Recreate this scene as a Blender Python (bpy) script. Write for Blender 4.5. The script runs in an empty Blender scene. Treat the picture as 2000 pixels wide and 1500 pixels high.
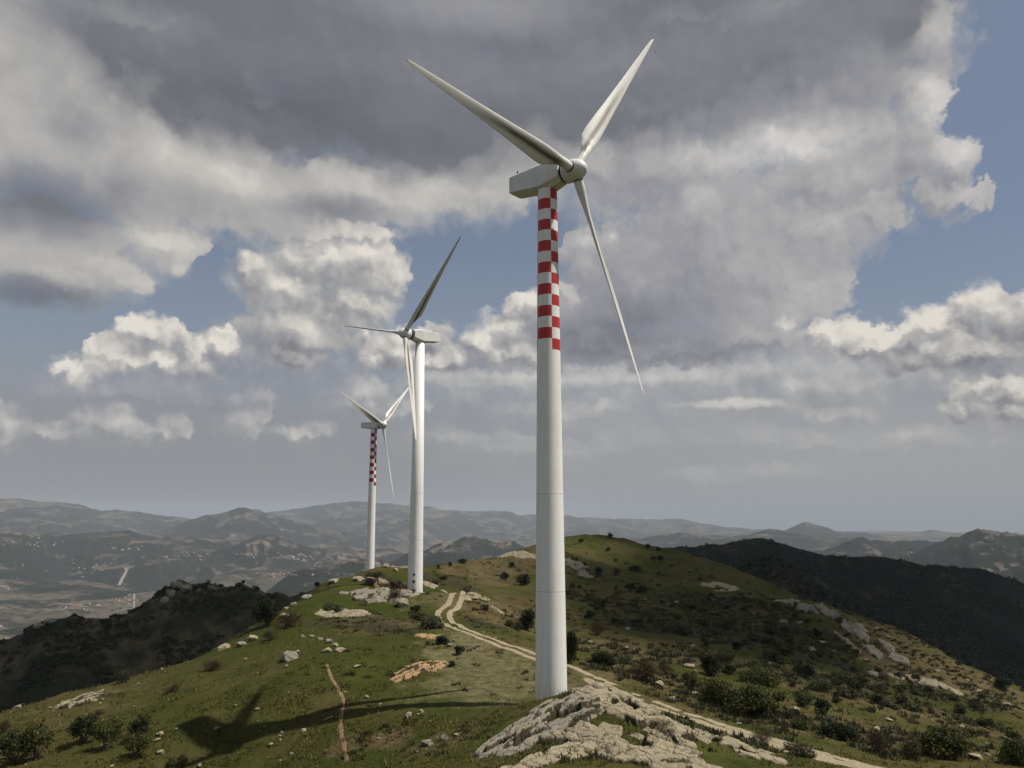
import bpy, bmesh, math, random
import numpy as np
from mathutils import Vector, Matrix
from mathutils.bvhtree import BVHTree

R = math.radians
SC = bpy.context.scene
COL = SC.collection
rng = np.random.default_rng(7)
random.seed(11)

# ------------------------------------------------------------------ camera
F, HOR, HC = 1500.0, 1000.0, 17.4          # focal length and horizon of the photograph in its own pixels; height of the drone
TH = math.atan((HOR - 750) / F)
cam = bpy.data.cameras.new("camera")
cam.sensor_width = 36.0
cam.lens = 36.0 * F / 2000.0
cam.clip_start = 0.5
cam.clip_end = 200000.0
cam_o = bpy.data.objects.new("camera", cam)
COL.objects.link(cam_o)
cam_o.location = (0, 0, HC)
cam_o.rotation_euler = (math.pi / 2 + TH, 0, 0)
SC.camera = cam_o
SC.view_settings.view_transform = 'Standard'
SC.view_settings.look = 'None'
SC.view_settings.exposure = 0.0
SC.view_settings.gamma = 1.0
SC.render.engine = 'CYCLES'
SC.cycles.use_denoising = True
SC.cycles.max_bounces = 5
SC.cycles.diffuse_bounces = 2
SC.cycles.glossy_bounces = 2
SC.cycles.transparent_max_bounces = 8
SC.cycles.volume_bounces = 0
SC.cycles.use_adaptive_sampling = True
SC.cycles.adaptive_threshold = 0.02


def ray(px, py):
    """direction (with y = forward along the ground) through a point of the photograph"""
    cx = (px - 1000) / F
    cy = (750 - py) / F
    return (cx, math.cos(TH) - cy * math.sin(TH), math.sin(TH) + cy * math.cos(TH))


def at(px, py, y):
    """world point seen at that place, y metres ahead"""
    r = ray(px, py)
    k = y / r[1]
    return (r[0] * k, y, HC + r[2] * k)


# sun: to the right and a little beyond the turbines, high
SUN_AZ, SUN_EL = R(-6), R(59.3)
SUN = Vector((math.cos(SUN_AZ) * math.cos(SUN_EL), math.sin(SUN_AZ) * math.cos(SUN_EL), math.sin(SUN_EL)))


# ------------------------------------------------------------------ noise
_perm = np.random.default_rng(3).permutation(65536).astype(np.int64)


def _h(ix, iy, s):
    return _perm[(ix * 7919 + iy * 104729 + s * 15731 + _perm[(ix * 31 + iy * 17 + s) & 65535]) & 65535] / 65535.0


def noise2(x, y, s=0):
    x = np.asarray(x, float); y = np.asarray(y, float)
    ix = np.floor(x).astype(np.int64); iy = np.floor(y).astype(np.int64)
    fx = x - ix; fy = y - iy

    def g(dx, dy):
        a = _h(ix + dx, iy + dy, s) * 2 * np.pi
        return np.cos(a) * (fx - dx) + np.sin(a) * (fy - dy)
    u = fx * fx * fx * (fx * (fx * 6 - 15) + 10); v = fy * fy * fy * (fy * (fy * 6 - 15) + 10)
    a = g(0, 0) * (1 - u) + g(1, 0) * u
    b = g(0, 1) * (1 - u) + g(1, 1) * u
    return (a * (1 - v) + b * v) * 1.5


def fbm(x, y, o=4, s=0, g=.5, l=2.03):
    t = 0; a = 1.0
    for k in range(o):
        t = t + a * noise2(np.asarray(x) * l ** k + 13.7 * k, np.asarray(y) * l ** k - 7.1 * k, s + k)
        a *= g
    return t


def sstep(a, b, x):
    t = np.clip((np.asarray(x, float) - a) / (b - a), 0, 1)
    return t * t * (3 - 2 * t)


# ------------------------------------------------------------------ objects
def tag(o, label=None, cat=None, group=None, kind=None):
    if label: o['label'] = label
    if cat: o['category'] = cat
    if group: o['group'] = group
    if kind: o['kind'] = kind
    return o


def link(name, me, m=None, parent=None, smooth=False):
    o = bpy.data.objects.new(name, me)
    COL.objects.link(o)
    if m is not None:
        for q in (m if isinstance(m, (list, tuple)) else [m]):
            me.materials.append(q)
    if parent is not None:
        o.parent = parent
    if smooth:
        me.polygons.foreach_set('use_smooth', [True] * len(me.polygons))
    return o


def mesh(name, v, f):
    me = bpy.data.meshes.new(name)
    me.from_pydata([tuple(map(float, p)) for p in v], [], [tuple(map(int, q)) for q in f])
    me.update()
    return me


def quads_mesh(name, V, Q):
    """fast mesh out of numpy vertices and equal-sized faces"""
    V = np.asarray(V, np.float32); Q = np.asarray(Q, np.int32)
    me = bpy.data.meshes.new(name)
    n = Q.shape[1]
    me.vertices.add(len(V)); me.vertices.foreach_set('co', V.ravel())
    me.loops.add(Q.size); me.loops.foreach_set('vertex_index', Q.ravel())
    me.polygons.add(len(Q))
    me.polygons.foreach_set('loop_start', np.arange(0, Q.size, n, dtype=np.int32))
    me.polygons.foreach_set('loop_total', np.full(len(Q), n, np.int32))
    me.update(calc_edges=True)
    return me


def empty(name, loc, rz=0.0):
    o = bpy.data.objects.new(name, None)
    COL.objects.link(o)
    o.location = loc
    o.rotation_euler = (0, 0, rz)
    o.empty_display_size = 0.5
    return o


# ------------------------------------------------------------------ node helper
class G:
    """arithmetic on node sockets"""
    def __init__(self, nt): self.nt = nt; self.n = nt.nodes; self.l = nt.links

    def put(self, sock, v):
        if isinstance(v, bpy.types.NodeSocket): self.l.new(v, sock)
        else: sock.default_value = v

    def m(self, op, a, b=0.0, c=0.0, clamp=False):
        d = self.n.new('ShaderNodeMath'); d.operation = op; d.use_clamp = clamp
        self.put(d.inputs[0], a); self.put(d.inputs[1], b); self.put(d.inputs[2], c)
        return d.outputs[0]

    def add(self, a, b): return self.m('ADD', a, b)
    def sub(self, a, b): return self.m('SUBTRACT', a, b)
    def mul(self, a, b): return self.m('MULTIPLY', a, b)
    def mad(self, a, b, c): return self.m('MULTIPLY_ADD', a, b, c)

    def vm(self, op, a, b=None, c=None, scale=None):
        d = self.n.new('ShaderNodeVectorMath'); d.operation = op
        self.put(d.inputs[0], a)
        if b is not None: self.put(d.inputs[1], b)
        if c is not None: self.put(d.inputs[2], c)
        if scale is not None: self.put(d.inputs['Scale'], scale)
        return d.outputs['Value'] if op in ('LENGTH', 'DOT_PRODUCT', 'DISTANCE') else d.outputs[0]

    def xyz(self, x, y, z=0.0):
        d = self.n.new('ShaderNodeCombineXYZ')
        self.put(d.inputs[0], x); self.put(d.inputs[1], y); self.put(d.inputs[2], z)
        return d.outputs[0]

    def sep(self, v):
        d = self.n.new('ShaderNodeSeparateXYZ'); self.put(d.inputs[0], v)
        return d.outputs

    def noise(self, vec, scale, detail=4, rough=.5, dist=0.0, col=False, lac=2.0, dim='3D'):
        d = self.n.new('ShaderNodeTexNoise'); d.noise_dimensions = dim
        self.put(d.inputs['Vector'], vec); self.put(d.inputs['Scale'], scale)
        d.inputs['Detail'].default_value = detail; d.inputs['Roughness'].default_value = rough
        d.inputs['Lacunarity'].default_value = lac; d.inputs['Distortion'].default_value = dist
        return d.outputs['Color'] if col else d.outputs['Fac']

    def voro(self, vec, scale, feature='F1', detail=0.0, rand=1.0, out='Distance', smooth=None, dim='3D'):
        d = self.n.new('ShaderNodeTexVoronoi'); d.voronoi_dimensions = dim; d.feature = feature
        self.put(d.inputs['Vector'], vec); self.put(d.inputs['Scale'], scale)
        d.inputs['Detail'].default_value = detail; d.inputs['Randomness'].default_value = rand
        if smooth is not None: d.inputs['Smoothness'].default_value = smooth
        return d.outputs[out]

    def ramp(self, v, a, b, lo=0.0, hi=1.0, smooth=True):
        d = self.n.new('ShaderNodeMapRange')
        d.interpolation_type = 'SMOOTHSTEP' if smooth else 'LINEAR'
        self.put(d.inputs['Value'], v)
        for k, q in zip(('From Min', 'From Max', 'To Min', 'To Max'), (a, b, lo, hi)): self.put(d.inputs[k], q)
        return d.outputs[0]

    def mix(self, f, a, b, mode='MIX'):
        d = self.n.new('ShaderNodeMix'); d.data_type = 'RGBA'; d.blend_type = mode
        self.put(d.inputs[0], f)
        for i, q in ((6, a), (7, b)):
            if not isinstance(q, bpy.types.NodeSocket) and len(q) == 3: q = (*q, 1.0)
            self.put(d.inputs[i], q)
        return d.outputs[2]

    def cramp(self, f, stops):
        d = self.n.new('ShaderNodeValToRGB'); e = d.color_ramp.elements
        while len(e) < len(stops): e.new(0.5)
        for q, (p, c) in zip(e, stops): q.position = p; q.color = (*c, 1.0)
        self.put(d.inputs[0], f)
        return d.outputs[0]


def srgb(r, g, b):
    f = lambda c: ((c / 255 + .055) / 1.055) ** 2.4 if c > 10 else c / 255 / 12.92
    return (f(r), f(g), f(b))

# ------------------------------------------------------------------ sky, clouds and sun
def azel(px, py):
    r = Vector(ray(px, py)).normalized()
    return math.degrees(math.atan2(r.x, r.y)), math.degrees(math.asin(r.z))


def build_world():
    w = bpy.data.worlds.new("World")
    SC.world = w
    w.use_nodes = True
    nt = w.node_tree
    nt.nodes.clear()
    g = G(nt)
    out = nt.nodes.new('ShaderNodeOutputWorld')
    bg = nt.nodes.new('ShaderNodeBackground')
    nt.links.new(bg.outputs[0], out.inputs[0])
    tc = nt.nodes.new('ShaderNodeTexCoord').outputs['Generated']     # direction on the sky
    x, y, z = g.sep(g.vm('NORMALIZE', tc))
    az = g.mul(g.m('ARCTAN2', x, y), 180 / math.pi)
    el = g.mul(g.m('ARCSINE', z), 180 / math.pi)
    P = g.xyz(az, el)

    sky = nt.nodes.new('ShaderNodeTexSky')
    sky.sky_type = 'NISHITA'
    sky.sun_disc = False
    sky.sun_elevation = SUN_EL
    sky.sun_rotation = math.atan2(SUN.x, SUN.y)
    sky.altitude = 900
    sky.air_density = 1.0; sky.dust_density = 2.0; sky.ozone_density = 1.5
    blue = g.vm('MULTIPLY', sky.outputs[0], (.054, .066, .0755))
    # thick air low on the horizon
    low = g.ramp(el, -1.0, 31.0, 1.0, 0.0, smooth=False)
    low = g.m('MAXIMUM', g.m('POWER', low, .8), g.ramp(el, 5.0, 17.0, 1.0, .45))
    col = g.mix(g.mul(low, .93), blue, g.mix(g.ramp(el, 3, 15), g.mix(g.ramp(az, -12, 24), srgb(143, 143, 145), srgb(166, 165, 166)), srgb(154, 159, 166)))

    wn = g.noise(P, .16, 7, .56, col=True, dim='2D')
    W = g.vm('SUBTRACT', wn, (.5, .5, .5))
    wf = g.noise(P, .75, 5, .6, col=True, dim='2D')
    W2 = g.vm('SUBTRACT', wf, (.5, .5, .5))
    vin = g.vm('ADD', P, g.vm('SCALE', W2, scale=1.2))
    vb = g.voro(vin, .42, 'SMOOTH_F1', detail=2.0, smooth=.35, dim='2D')
    vc = g.voro(g.vm('ADD', vin, (.38, .48, 0)), .42, 'SMOOTH_F1', detail=2.0, smooth=.35, dim='2D')
    puff = g.sub(vc, vb)   # billows
    PS = g.vm('ADD', P, (.5, .8, 0.0))                            # a step towards the light
    nA = g.noise(P, .24, 6, .50, dim='2D'); nB = g.noise(PS, .24, 6, .50, dim='2D')
    relief = g.sub(nA, nB)
    fine = g.sub(g.noise(P, 1.1, 5, .6, dim='2D'), .5)
    soft = g.sub(g.noise(g.vm('MULTIPLY', P, (.6, 1.3, 1)), .10, 4, .5, dim='2D'), .5)

    def blobs(Q, bl, sm=.25):
        acc = None
        for (cx, cy, rx, ry) in bl:
            a, e = azel(cx, cy)
            ra = abs(azel(cx + rx, cy)[0] - azel(cx - rx, cy)[0]) / 2
            re = abs(azel(cx, cy - ry)[1] - azel(cx, cy + ry)[1]) / 2
            d = g.vm('LENGTH', g.vm('MULTIPLY_ADD', Q, (1 / ra, 1 / re, 0), (-a / ra, -e / re, 0)))
            acc = d if acc is None else g.m('SMOOTH_MIN', acc, d, sm)
        return acc                                                   # 0 at a centre, 1 on the rim

    def shade(Q, bl):
        acc = None
        for (cx, cy, rx, ry, amt) in bl:
            d = blobs(Q, [(cx, cy, rx, ry)])
            k = g.ramp(d, 0.0, 1.0, amt, 0.0)
            acc = k if acc is None else g.add(acc, k)
        return acc

    def layer(col, cover, base, marks, warp=2.2, wfine=.9, bill=.25, edge=.16, rel=.9, fn=.10, dens=1.0, tint=None, sm=.25, rise=0.0, edgeb=.0, lit=.55, pf=.5, sf=0.0):
        Q = g.vm('ADD', P, g.vm('ADD', g.vm('SCALE', W, scale=warp * 2), g.vm('SCALE', W2, scale=wfine * 2)))
        d = blobs(Q, cover, sm)
        light = g.m('MINIMUM', g.m('MAXIMUM', g.sub(blobs(g.vm('ADD', Q, (.7, .95, 0)), cover, sm), d), -.14), .34)
        if bill: d = g.add(d, g.mul(g.sub(vb, .45), bill))
        ed = g.mul(g.mul(g.ramp(nA, .35, .65, .45, 1.9), g.ramp(light, -.02, -.14, 1.0, 2.4)), edge * .5)
        a = g.ramp(d, g.add(ed, 1.0), g.sub(1.0, ed))
        if dens != 1.0: a = g.mul(a, dens)
        QS = g.vm('ADD', P, g.vm('ADD', g.vm('SCALE', W, scale=warp), g.vm('SCALE', W2, scale=wfine)))
        b = g.mad(relief, rel * .8, base)
        b = g.mad(light, lit, b)
        if bill: b = g.mad(puff, pf * bill * 2, b)
        b = g.mad(fine, fn, b)
        if sf: b = g.mad(soft, sf, b)
        if bill: b = g.mad(g.sub(.45, vb), bill * .22, b)
        if edgeb: b = g.add(b, g.ramp(d, .55, 1.0, 0.0, edgeb))
        s = shade(QS, marks) if marks else None
        if s is not None: b = g.add(b, s)
        # brightness 0..1 to a colour between slate and sunlit cream
        c = g.cramp(b, [(0.0, srgb(92, 95, 103)), (.24, srgb(119, 121, 128)), (.48, srgb(150, 150, 154)), (.70, srgb(182, 180, 177)), (.90, srgb(215, 210, 203)), (1.0, srgb(230, 224, 214))])
        if tint: c = g.mix(1.0, c, tint, 'MULTIPLY')
        return g.mix(a, col, c)

    # faint far cumulus in the thick air
    col = layer(col, [(1450, 795, 170, 26), (1120, 800, 140, 30), (1640, 800, 90, 26), (1300, 740, 480, 50), (950, 745, 180, 34), (1650, 740, 250, 40)],
                .66, [(1440, 790, 170, 18, .26), (1540, 760, 50, 34, .24), (1300, 735, 360, 22, .14), (1000, 735, 200, 14, .16)], warp=1.3, wfine=.6, edge=.75, dens=.66, rel=.45, lit=.28, pf=.3)
    col = layer(col, [(1800, 855, 110, 26), (1560, 860, 240, 22), (1060, 870, 260, 24), (900, 858, 110, 18), (590, 840, 70, 16), (1450, 920, 150, 16)],
                .68, [(1780, 850, 80, 16, .25), (900, 855, 90, 12, .1)], warp=1.2, wfine=.5, edge=.9, dens=.34, rel=.4, lit=.25, pf=.3)
    col = layer(col, [(225, 830, 90, 36), (340, 835, 50, 26), (150, 845, 110, 20), (0, 830, 60, 60), (480, 810, 60, 46), (715, 770, 60, 42), (740, 800, 90, 24), (590, 842, 60, 14)],
                .60, [(240, 825, 70, 26, .26), (20, 830, 34, 20, .26), (490, 800, 40, 26, .14), (715, 755, 46, 30, .2)], warp=1.1, wfine=.7, edge=.45, dens=.6, rel=.5, bill=.35, lit=.4)
    # purple-grey veil under the middle cumulus
    col = layer(col, [(530, 700, 200, 70), (640, 620, 120, 80), (300, 770, 330, 34)],
                .48, [(520, 715, 120, 30, -.10)], warp=1.6, wfine=.5, edge=.7, dens=.62, rel=.25, lit=.2, pf=.2, tint=(.99, .99, 1.05))
    # tall cumulus behind the middle turbine
    col = layer(col, [(560, 560, 110, 80), (650, 520, 140, 66), (730, 530, 75, 60), (590, 640, 130, 60), (500, 525, 46, 36), (700, 600, 70, 40), (570, 690, 90, 34), (660, 460, 130, 30)],
                .66, [(660, 490, 170, 30, .20), (560, 560, 70, 26, .2), (570, 700, 150, 60, -.26), (640, 610, 120, 40, -.06), (730, 560, 60, 34, .12)], warp=1.5, wfine=.9, edge=.32, rel=.55, bill=.28, lit=.5, pf=.35)
    # cumulus above the valley, left
    col = layer(col, [(290, 660, 80, 46), (210, 690, 80, 40), (385, 690, 60, 50), (140, 718, 60, 22), (440, 668, 36, 30), (290, 710, 170, 26)],
                .70, [(170, 710, 90, 34, .16), (260, 635, 90, 30, .25), (340, 690, 60, 34, -.12), (440, 725, 110, 26, -.22), (400, 668, 60, 24, .12)], warp=1.3, wfine=.9, edge=.30, rel=.9, bill=.3)
    # cumulus either side of the tall tower
    col = layer(col, [(790, 680, 100, 44), (870, 700, 90, 30), (850, 650, 36, 26), (740, 700, 50, 26), (950, 670, 60, 44), (1000, 640, 70, 46), (1060, 600, 70, 46), (1100, 565, 26, 22), (1010, 690, 110, 40)],
                .62, [(930, 650, 60, 34, .28), (1030, 590, 80, 40, .28), (790, 660, 100, 26, .14), (1110, 560, 26, 18, .2), (1070, 690, 120, 50, -.10), (850, 705, 120, 14, .08)], warp=1.2, wfine=.9, edge=.30, rel=.8, bill=.3)
    # broad purple-grey mass right of the tower, ragged white edge against the blue
    col = layer(col, [(1500, 150, 370, 210), (1260, 330, 200, 100), (1620, 350, 130, 80), (1785, 50, 95, 90), (1795, 170, 70, 80), (1745, 300, 110, 90), (1855, 315, 48, 55), (1835, 380, 60, 45), (1915, 385, 50, 26), (1700, 420, 75, 60), (1600, 450, 120, 110), (1550, 560, 120, 75), (1400, 500, 260, 190), (1250, 560, 170, 140), (1150, 650, 150, 66), (1320, 680, 240, 40), (1130, 500, 50, 70), (1480, 660, 130, 36)],
                .58, [(1180, 650, 240, 80, -.24), (1380, 680, 260, 46, -.16), (1290, 580, 150, 80, -.06), (1500, 285, 300, 64, .36), (1530, 460, 220, 110, .06), (1810, 60, 90, 80, .22), (1820, 200, 80, 90, .28), (1860, 300, 70, 60, .24), (1900, 380, 100, 40, .16), (1700, 330, 90, 50, .14), (1640, 420, 120, 90, .08), (1370, 385, 60, 50, .14), (1140, 465, 40, 24, .2), (1195, 462, 26, 16, .25), (1560, 590, 90, 50, .08), (1530, 630, 26, 24, .28), (1560, 300, 60, 30, .1)],
                warp=1.5, wfine=1.15, edge=.24, rel=.22, fn=.05, bill=.22, tint=(.99, .995, 1.025), edgeb=.05, lit=.26, pf=.14, sf=.35)
    # bank of bright cumulus at the right edge
    col = layer(col, [(1640, 650, 70, 44), (1730, 665, 110, 32), (1830, 635, 80, 48), (1930, 600, 80, 58), (2010, 620, 90, 70), (1890, 690, 210, 52), (1960, 760, 140, 40), (1870, 800, 50, 30), (1600, 655, 34, 46), (1980, 800, 80, 44)],
                .66, [(1740, 645, 180, 40, .34), (1930, 560, 110, 36, .28), (1620, 640, 60, 40, .28), (1830, 610, 80, 30, .22), (1850, 720, 260, 36, -.10), (1980, 660, 70, 40, -.10), (1960, 765, 140, 40, -.10), (1870, 790, 44, 24, .02)], warp=1.2, wfine=.9, edge=.30, rel=.8, bill=.32)
    # pale shelf of cloud under the dark deck, left
    col = layer(col, [(200, 200, 420, 250), (60, 480, 260, 110), (430, 370, 300, 95), (700, 380, 250, 70), (900, 370, 140, 60), (130, 550, 150, 50), (320, 470, 90, 46), (960, 300, 260, 90), (1000, 380, 40, 28), (350, 505, 22, 18), (250, 540, 60, 40)],
                .70, [(70, 400, 260, 120, -.46), (40, 578, 330, 62, -.55), (660, 412, 180, 40, -.28), (70, 140, 140, 120, -.06), (120, 40, 200, 70, -.3), (370, 310, 160, 70, .20), (500, 360, 120, 40, .12), (330, 460, 180, 50, .12), (850, 390, 140, 30, .04), (190, 510, 110, 26, .06), (150, 250, 90, 60, -.18), (240, 360, 70, 60, -.12)],
                warp=1.5, wfine=.7, edge=.24, rel=.22, fn=.05, bill=.16, sm=.3, lit=.20, pf=.10, sf=.35)
    # the great dark deck across the top
    col = layer(col, [(600, 100, 470, 210), (330, 120, 180, 100), (480, 220, 270, 66), (780, 240, 330, 92), (1000, 190, 300, 110), (1250, 140, 400, 130), (1550, 70, 270, 110), (300, -40, 420, 110), (1400, -60, 480, 140), (1700, 20, 100, 70), (980, -30, 300, 120), (1000, 60, 200, 80)],
                .25, [(560, 215, 420, 110, -.16), (760, 270, 260, 70, -.08), (300, 40, 180, 70, .12), (950, 10, 380, 80, .22), (1500, 10, 160, 40, .12), (1280, 120, 420, 110, .04), (1640, 120, 160, 100, .16)],
                warp=1.7, wfine=.5, edge=.40, rel=.07, fn=.025, bill=.04, sm=.3, lit=.1, sf=.26)
    # overcast beyond the picture (behind and high above the drone), broken
    back = g.m('MAXIMUM', g.ramp(el, 38, 60), g.ramp(g.m('ABSOLUTE', az), 42, 70))
    cc = g.cramp(g.mad(relief, 1.0, g.add(.42, soft)), [(0.0, srgb(105, 108, 116)), (.5, srgb(150, 151, 155)), (1.0, srgb(205, 200, 194))])
    ba = g.ramp(g.add(nA, g.mul(soft, .8)), .40, .56)
    col = g.mix(g.mul(back, ba), col, cc)
    nt.links.new(col, bg.inputs[0])
    bg.inputs[1].default_value = 1.0
    w.cycles.sampling_method = 'MANUAL'
    w.cycles.sample_map_resolution = 512


build_world()
sun = bpy.data.lights.new("sun", 'SUN')
sun.energy = 4.8
sun.angle = R(0.55)
sun.color = (1.0, .945, .86)
sun_o = bpy.data.objects.new("sun", sun)
COL.objects.link(sun_o)
sun_o.location = (200, 50, 300)
sun_o.rotation_euler = Vector(SUN).to_track_quat('Z', 'Y').to_euler()

# ------------------------------------------------------------------ the near hill (heights measured off the turbines and the slope of sight)
CTRL_PX = [
    # left slope and its brow
    (0, 1500, 73), (200, 1500, 71), (430, 1495, 72.5), (680, 1500, 64), (900, 1500, 55),
    (0, 1395, 93), (110, 1355, 99), (230, 1332, 105), (330, 1306, 108), (420, 1272, 116), (500, 1222, 128), (560, 1183, 142), (640, 1132, 166), (720, 1112, 186),
    (120, 1430, 81), (300, 1400, 82), (350, 1480, 74), (430, 1465, 75), (500, 1420, 77.5), (535, 1330, 85.5), (420, 1340, 89), (560, 1280, 98), (640, 1300, 88), (700, 1240, 107), (650, 1420, 74), (700, 1190, 130), (620, 1220, 118), (760, 1180, 138),
    (640, 1480, 68), (800, 1440, 67), (780, 1390, 72),
    # the level pad round the tall turbine and the way up
    (1072, 1380, 74), (880, 1366, 77), (950, 1335, 83), (1000, 1300, 92), (1020, 1330, 84), (760, 1345, 83), (850, 1280, 98), (880, 1240, 109), (800, 1230, 113), (930, 1290, 95),
    (1040, 1280, 99), (960, 1240, 112), (870, 1215, 126), (860, 1190, 134), (910, 1158, 148), (830, 1200, 131),
    (808, 1159, 156), (850, 1160, 152), (790, 1150, 160), (735, 1140, 166),
    # track to the lower right
    (1110, 1305, 94), (1200, 1345, 85), (1320, 1390, 76), (1400, 1416, 71), (1500, 1446, 66), (1700, 1502, 59), (1600, 1500, 57.5),
    # rocky mound in front
    (1160, 1346, 67.5), (1030, 1375, 66), (1000, 1410, 62), (940, 1480, 57), (1290, 1400, 65), (1390, 1480, 56), (1150, 1430, 58), (1150, 1500, 51), (1350, 1420, 66), (1480, 1480, 58.5),
    # slope below the track, the gully and the green hill beyond
    (1400, 1370, 87), (1500, 1385, 85), (1620, 1430, 77), (1850, 1485, 70), (2000, 1485, 72), (1700, 1400, 100), (1250, 1300, 108), (1400, 1330, 108), (1600, 1310, 140), (1500, 1280, 152), (1400, 1275, 140), (1300, 1250, 160),
    (1900, 1400, 130), (2000, 1405, 142), (1800, 1430, 100), (1100, 1260, 130), (1000, 1200, 165), (1100, 1195, 185),
    (1650, 1205, 232), (1560, 1172, 255), (1700, 1290, 205), (1780, 1310, 195), (1880, 1345, 196), (2000, 1392, 190), (1740, 1330, 165),
    (1300, 1150, 272), (1200, 1100, 330), (1150, 1049, 400), (1100, 1050, 390), (1220, 1056, 405), (1280, 1072, 395), (1400, 1100, 380), (1480, 1130, 330), (1050, 1066, 335), (980, 1088, 292), (900, 1098, 268), (860, 1118, 245), (900, 1135, 215), (960, 1150, 190),
    (1000, 1130, 240), (1100, 1130, 260),
]
CTRL_W = [  # out of the picture: how the hill falls away
    (-25, 30, 1), (25, 30, 1.5), (0, 5, 3), (0, -60, 2), (-60, 10, -4), (60, 10, -8), (-110, 40, -24), (-130, 100, -38), (-110, 160, -46), (-105, 220, -40), (-44.5, 246, -5.5), (-80, 200, -48), (-110, 300, -62), (-40, 300, -14), (-40, 360, -40), (30, 480, -14), (90, 480, -24), (-20, 440, -28),
    (150, 60, -36), (190, 160, -52), (210, 260, -64), (160, 330, -44), (220, 420, -70), (110, 40, -17), (-100, -40, -20), (100, -60, -26), (0, -160, -20), (-200, -100, -60), (200, -120, -70), (-200, 60, -75), (-200, 300, -100), (-150, 430, -100), (250, 60, -80), (300, 250, -100), (280, 480, -100), (0, 600, -50), (-150, 600, -110), (150, 600, -70),
]
for _px, _py, _y in [(0, 1395, 93), (110, 1355, 99), (230, 1332, 105), (330, 1306, 108), (420, 1272, 116), (500, 1222, 128), (560, 1183, 142), (610, 1155, 155)]:
    CTRL_PX += [(_px - 6, _py + 40, _y * 1.22), (_px - 20, _py + 120, _y * 1.6), (_px - 50, _py + 190, _y * 2.1)]          # beyond the brow the ground drops out of sight
_cp = np.array([at(*c) for c in CTRL_PX] + [tuple(map(float, c)) for c in CTRL_W])


def _tps_fit(xy, z, lam=2e-4):
    n = len(xy)
    s = 100.0
    X = xy / s
    d2 = ((X[:, None] - X[None]) ** 2).sum(-1)
    K = np.where(d2 > 0, .5 * d2 * np.log(np.maximum(d2, 1e-12)), 0) + lam * np.eye(n)
    Pm = np.c_[np.ones(n), X]
    A = np.zeros((n + 3, n + 3)); A[:n, :n] = K; A[:n, n:] = Pm; A[n:, :n] = Pm.T
    w = np.linalg.solve(A, np.r_[z, 0, 0, 0])

    def f(x, y):
        x = np.asarray(x, float) / s; y = np.asarray(y, float) / s
        sh = x.shape; x = x.ravel(); y = y.ravel()
        out = np.empty_like(x)
        for a in range(0, len(x), 20000):
            q = np.c_[x[a:a + 20000], y[a:a + 20000]]
            dd = ((q[:, None] - X[None]) ** 2).sum(-1)
            out[a:a + 20000] = (np.where(dd > 0, .5 * dd * np.log(np.maximum(dd, 1e-12)), 0) @ w[:n]) + w[n] + q @ w[n + 1:]
        return out.reshape(sh)
    return f


_tps = _tps_fit(_cp[:, :2], _cp[:, 2])

TRACK_PX = [(913, 1157), (889, 1173), (868, 1192), (870, 1211), (898, 1228), (950, 1247), (1010, 1268), (1050, 1284), (1085, 1296), (1130, 1314), (1200, 1345), (1260, 1369), (1320, 1391), (1400, 1417), (1480, 1441), (1560, 1464), (1640, 1487), (1720, 1511), (1800, 1536)]
TW = [np.array((3.6, 74.0)), np.array((-19.1, 156.0)), np.array((-44.4, 246.0))]        # the three towers


def hill_z(x, y):
    x = np.asarray(x, float); y = np.asarray(y, float)
    r = np.hypot(x, y)
    z = _tps(x, y)
    calm = np.ones_like(z)
    for c in TW[:2]: calm = calm * sstep(3, 11, np.hypot(x - c[0], y - c[1]))
    amp = .55 + .45 * sstep(90, 260, r) * 4
    z = z + calm * (fbm(x / 16, y / 16, 3, 4) * .55 * amp + fbm(x / 4.2, y / 4.2, 3, 9) * .16 * np.minimum(amp, 1.6) + fbm(x / 1.1, y / 1.1, 2, 21) * .045)
    # far rim of the sheet sinks away under the other hills
    z = z - 160 * sstep(470, 640, r)
    return z


def polar_sheet(name, zf, r0, r1, nr, fine=42.0, daz=.12, coarse=2.5):
    a = np.r_[np.arange(-180, -fine, coarse), np.arange(-fine, fine + 1e-6, daz), np.arange(fine + coarse, 180, coarse)]
    a = np.radians(a)
    r = np.exp(np.linspace(math.log(r0), math.log(r1), nr))
    A, Rr = np.meshgrid(a, r)
    x = Rr * np.sin(A); y = Rr * np.cos(A)
    z = zf(x, y)
    V = np.stack([x, y, z], -1).reshape(-1, 3)
    n = len(a)
    i = np.arange(nr - 1)[:, None] * n + np.arange(n)[None]
    j = np.roll(np.arange(n), -1)[None] + np.arange(nr - 1)[:, None] * n
    Q = np.stack([i, j, j + n, i + n], -1).reshape(-1, 4)
    # close the hole under the drone
    V = np.r_[V, [[0, 0, float(z[0].mean())]]]
    me = quads_mesh(name, V, Q[:, ::-1])
    bm = bmesh.new(); bm.from_mesh(me); bm.verts.ensure_lookup_table()
    c = bm.verts[len(V) - 1]
    for k in range(n): bm.faces.new((bm.verts[(k + 1) % n], bm.verts[k], c))
    bm.to_mesh(me); bm.free()
    return me, V


hill_me, HV = polar_sheet("hill", hill_z, 14.0, 640.0, 640)


def _bvh(me):
    n = len(me.vertices); co = np.empty(n * 3, np.float32); me.vertices.foreach_get('co', co)
    return BVHTree.FromPolygons([Vector(c) for c in co.reshape(-1, 3).tolist()], [tuple(p.vertices) for p in me.polygons])


HB = _bvh(hill_me)


def hit(px, py):
    """where the line of sight through that place meets the near hill"""
    o = Vector((0, 0, HC))
    for dy in (0, 2, 4, 7, 11, 16):
        h = HB.ray_cast(o, Vector(ray(px, py + dy)).normalized(), 700)
        if h[0] is not None: return h[0]
    return None


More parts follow.
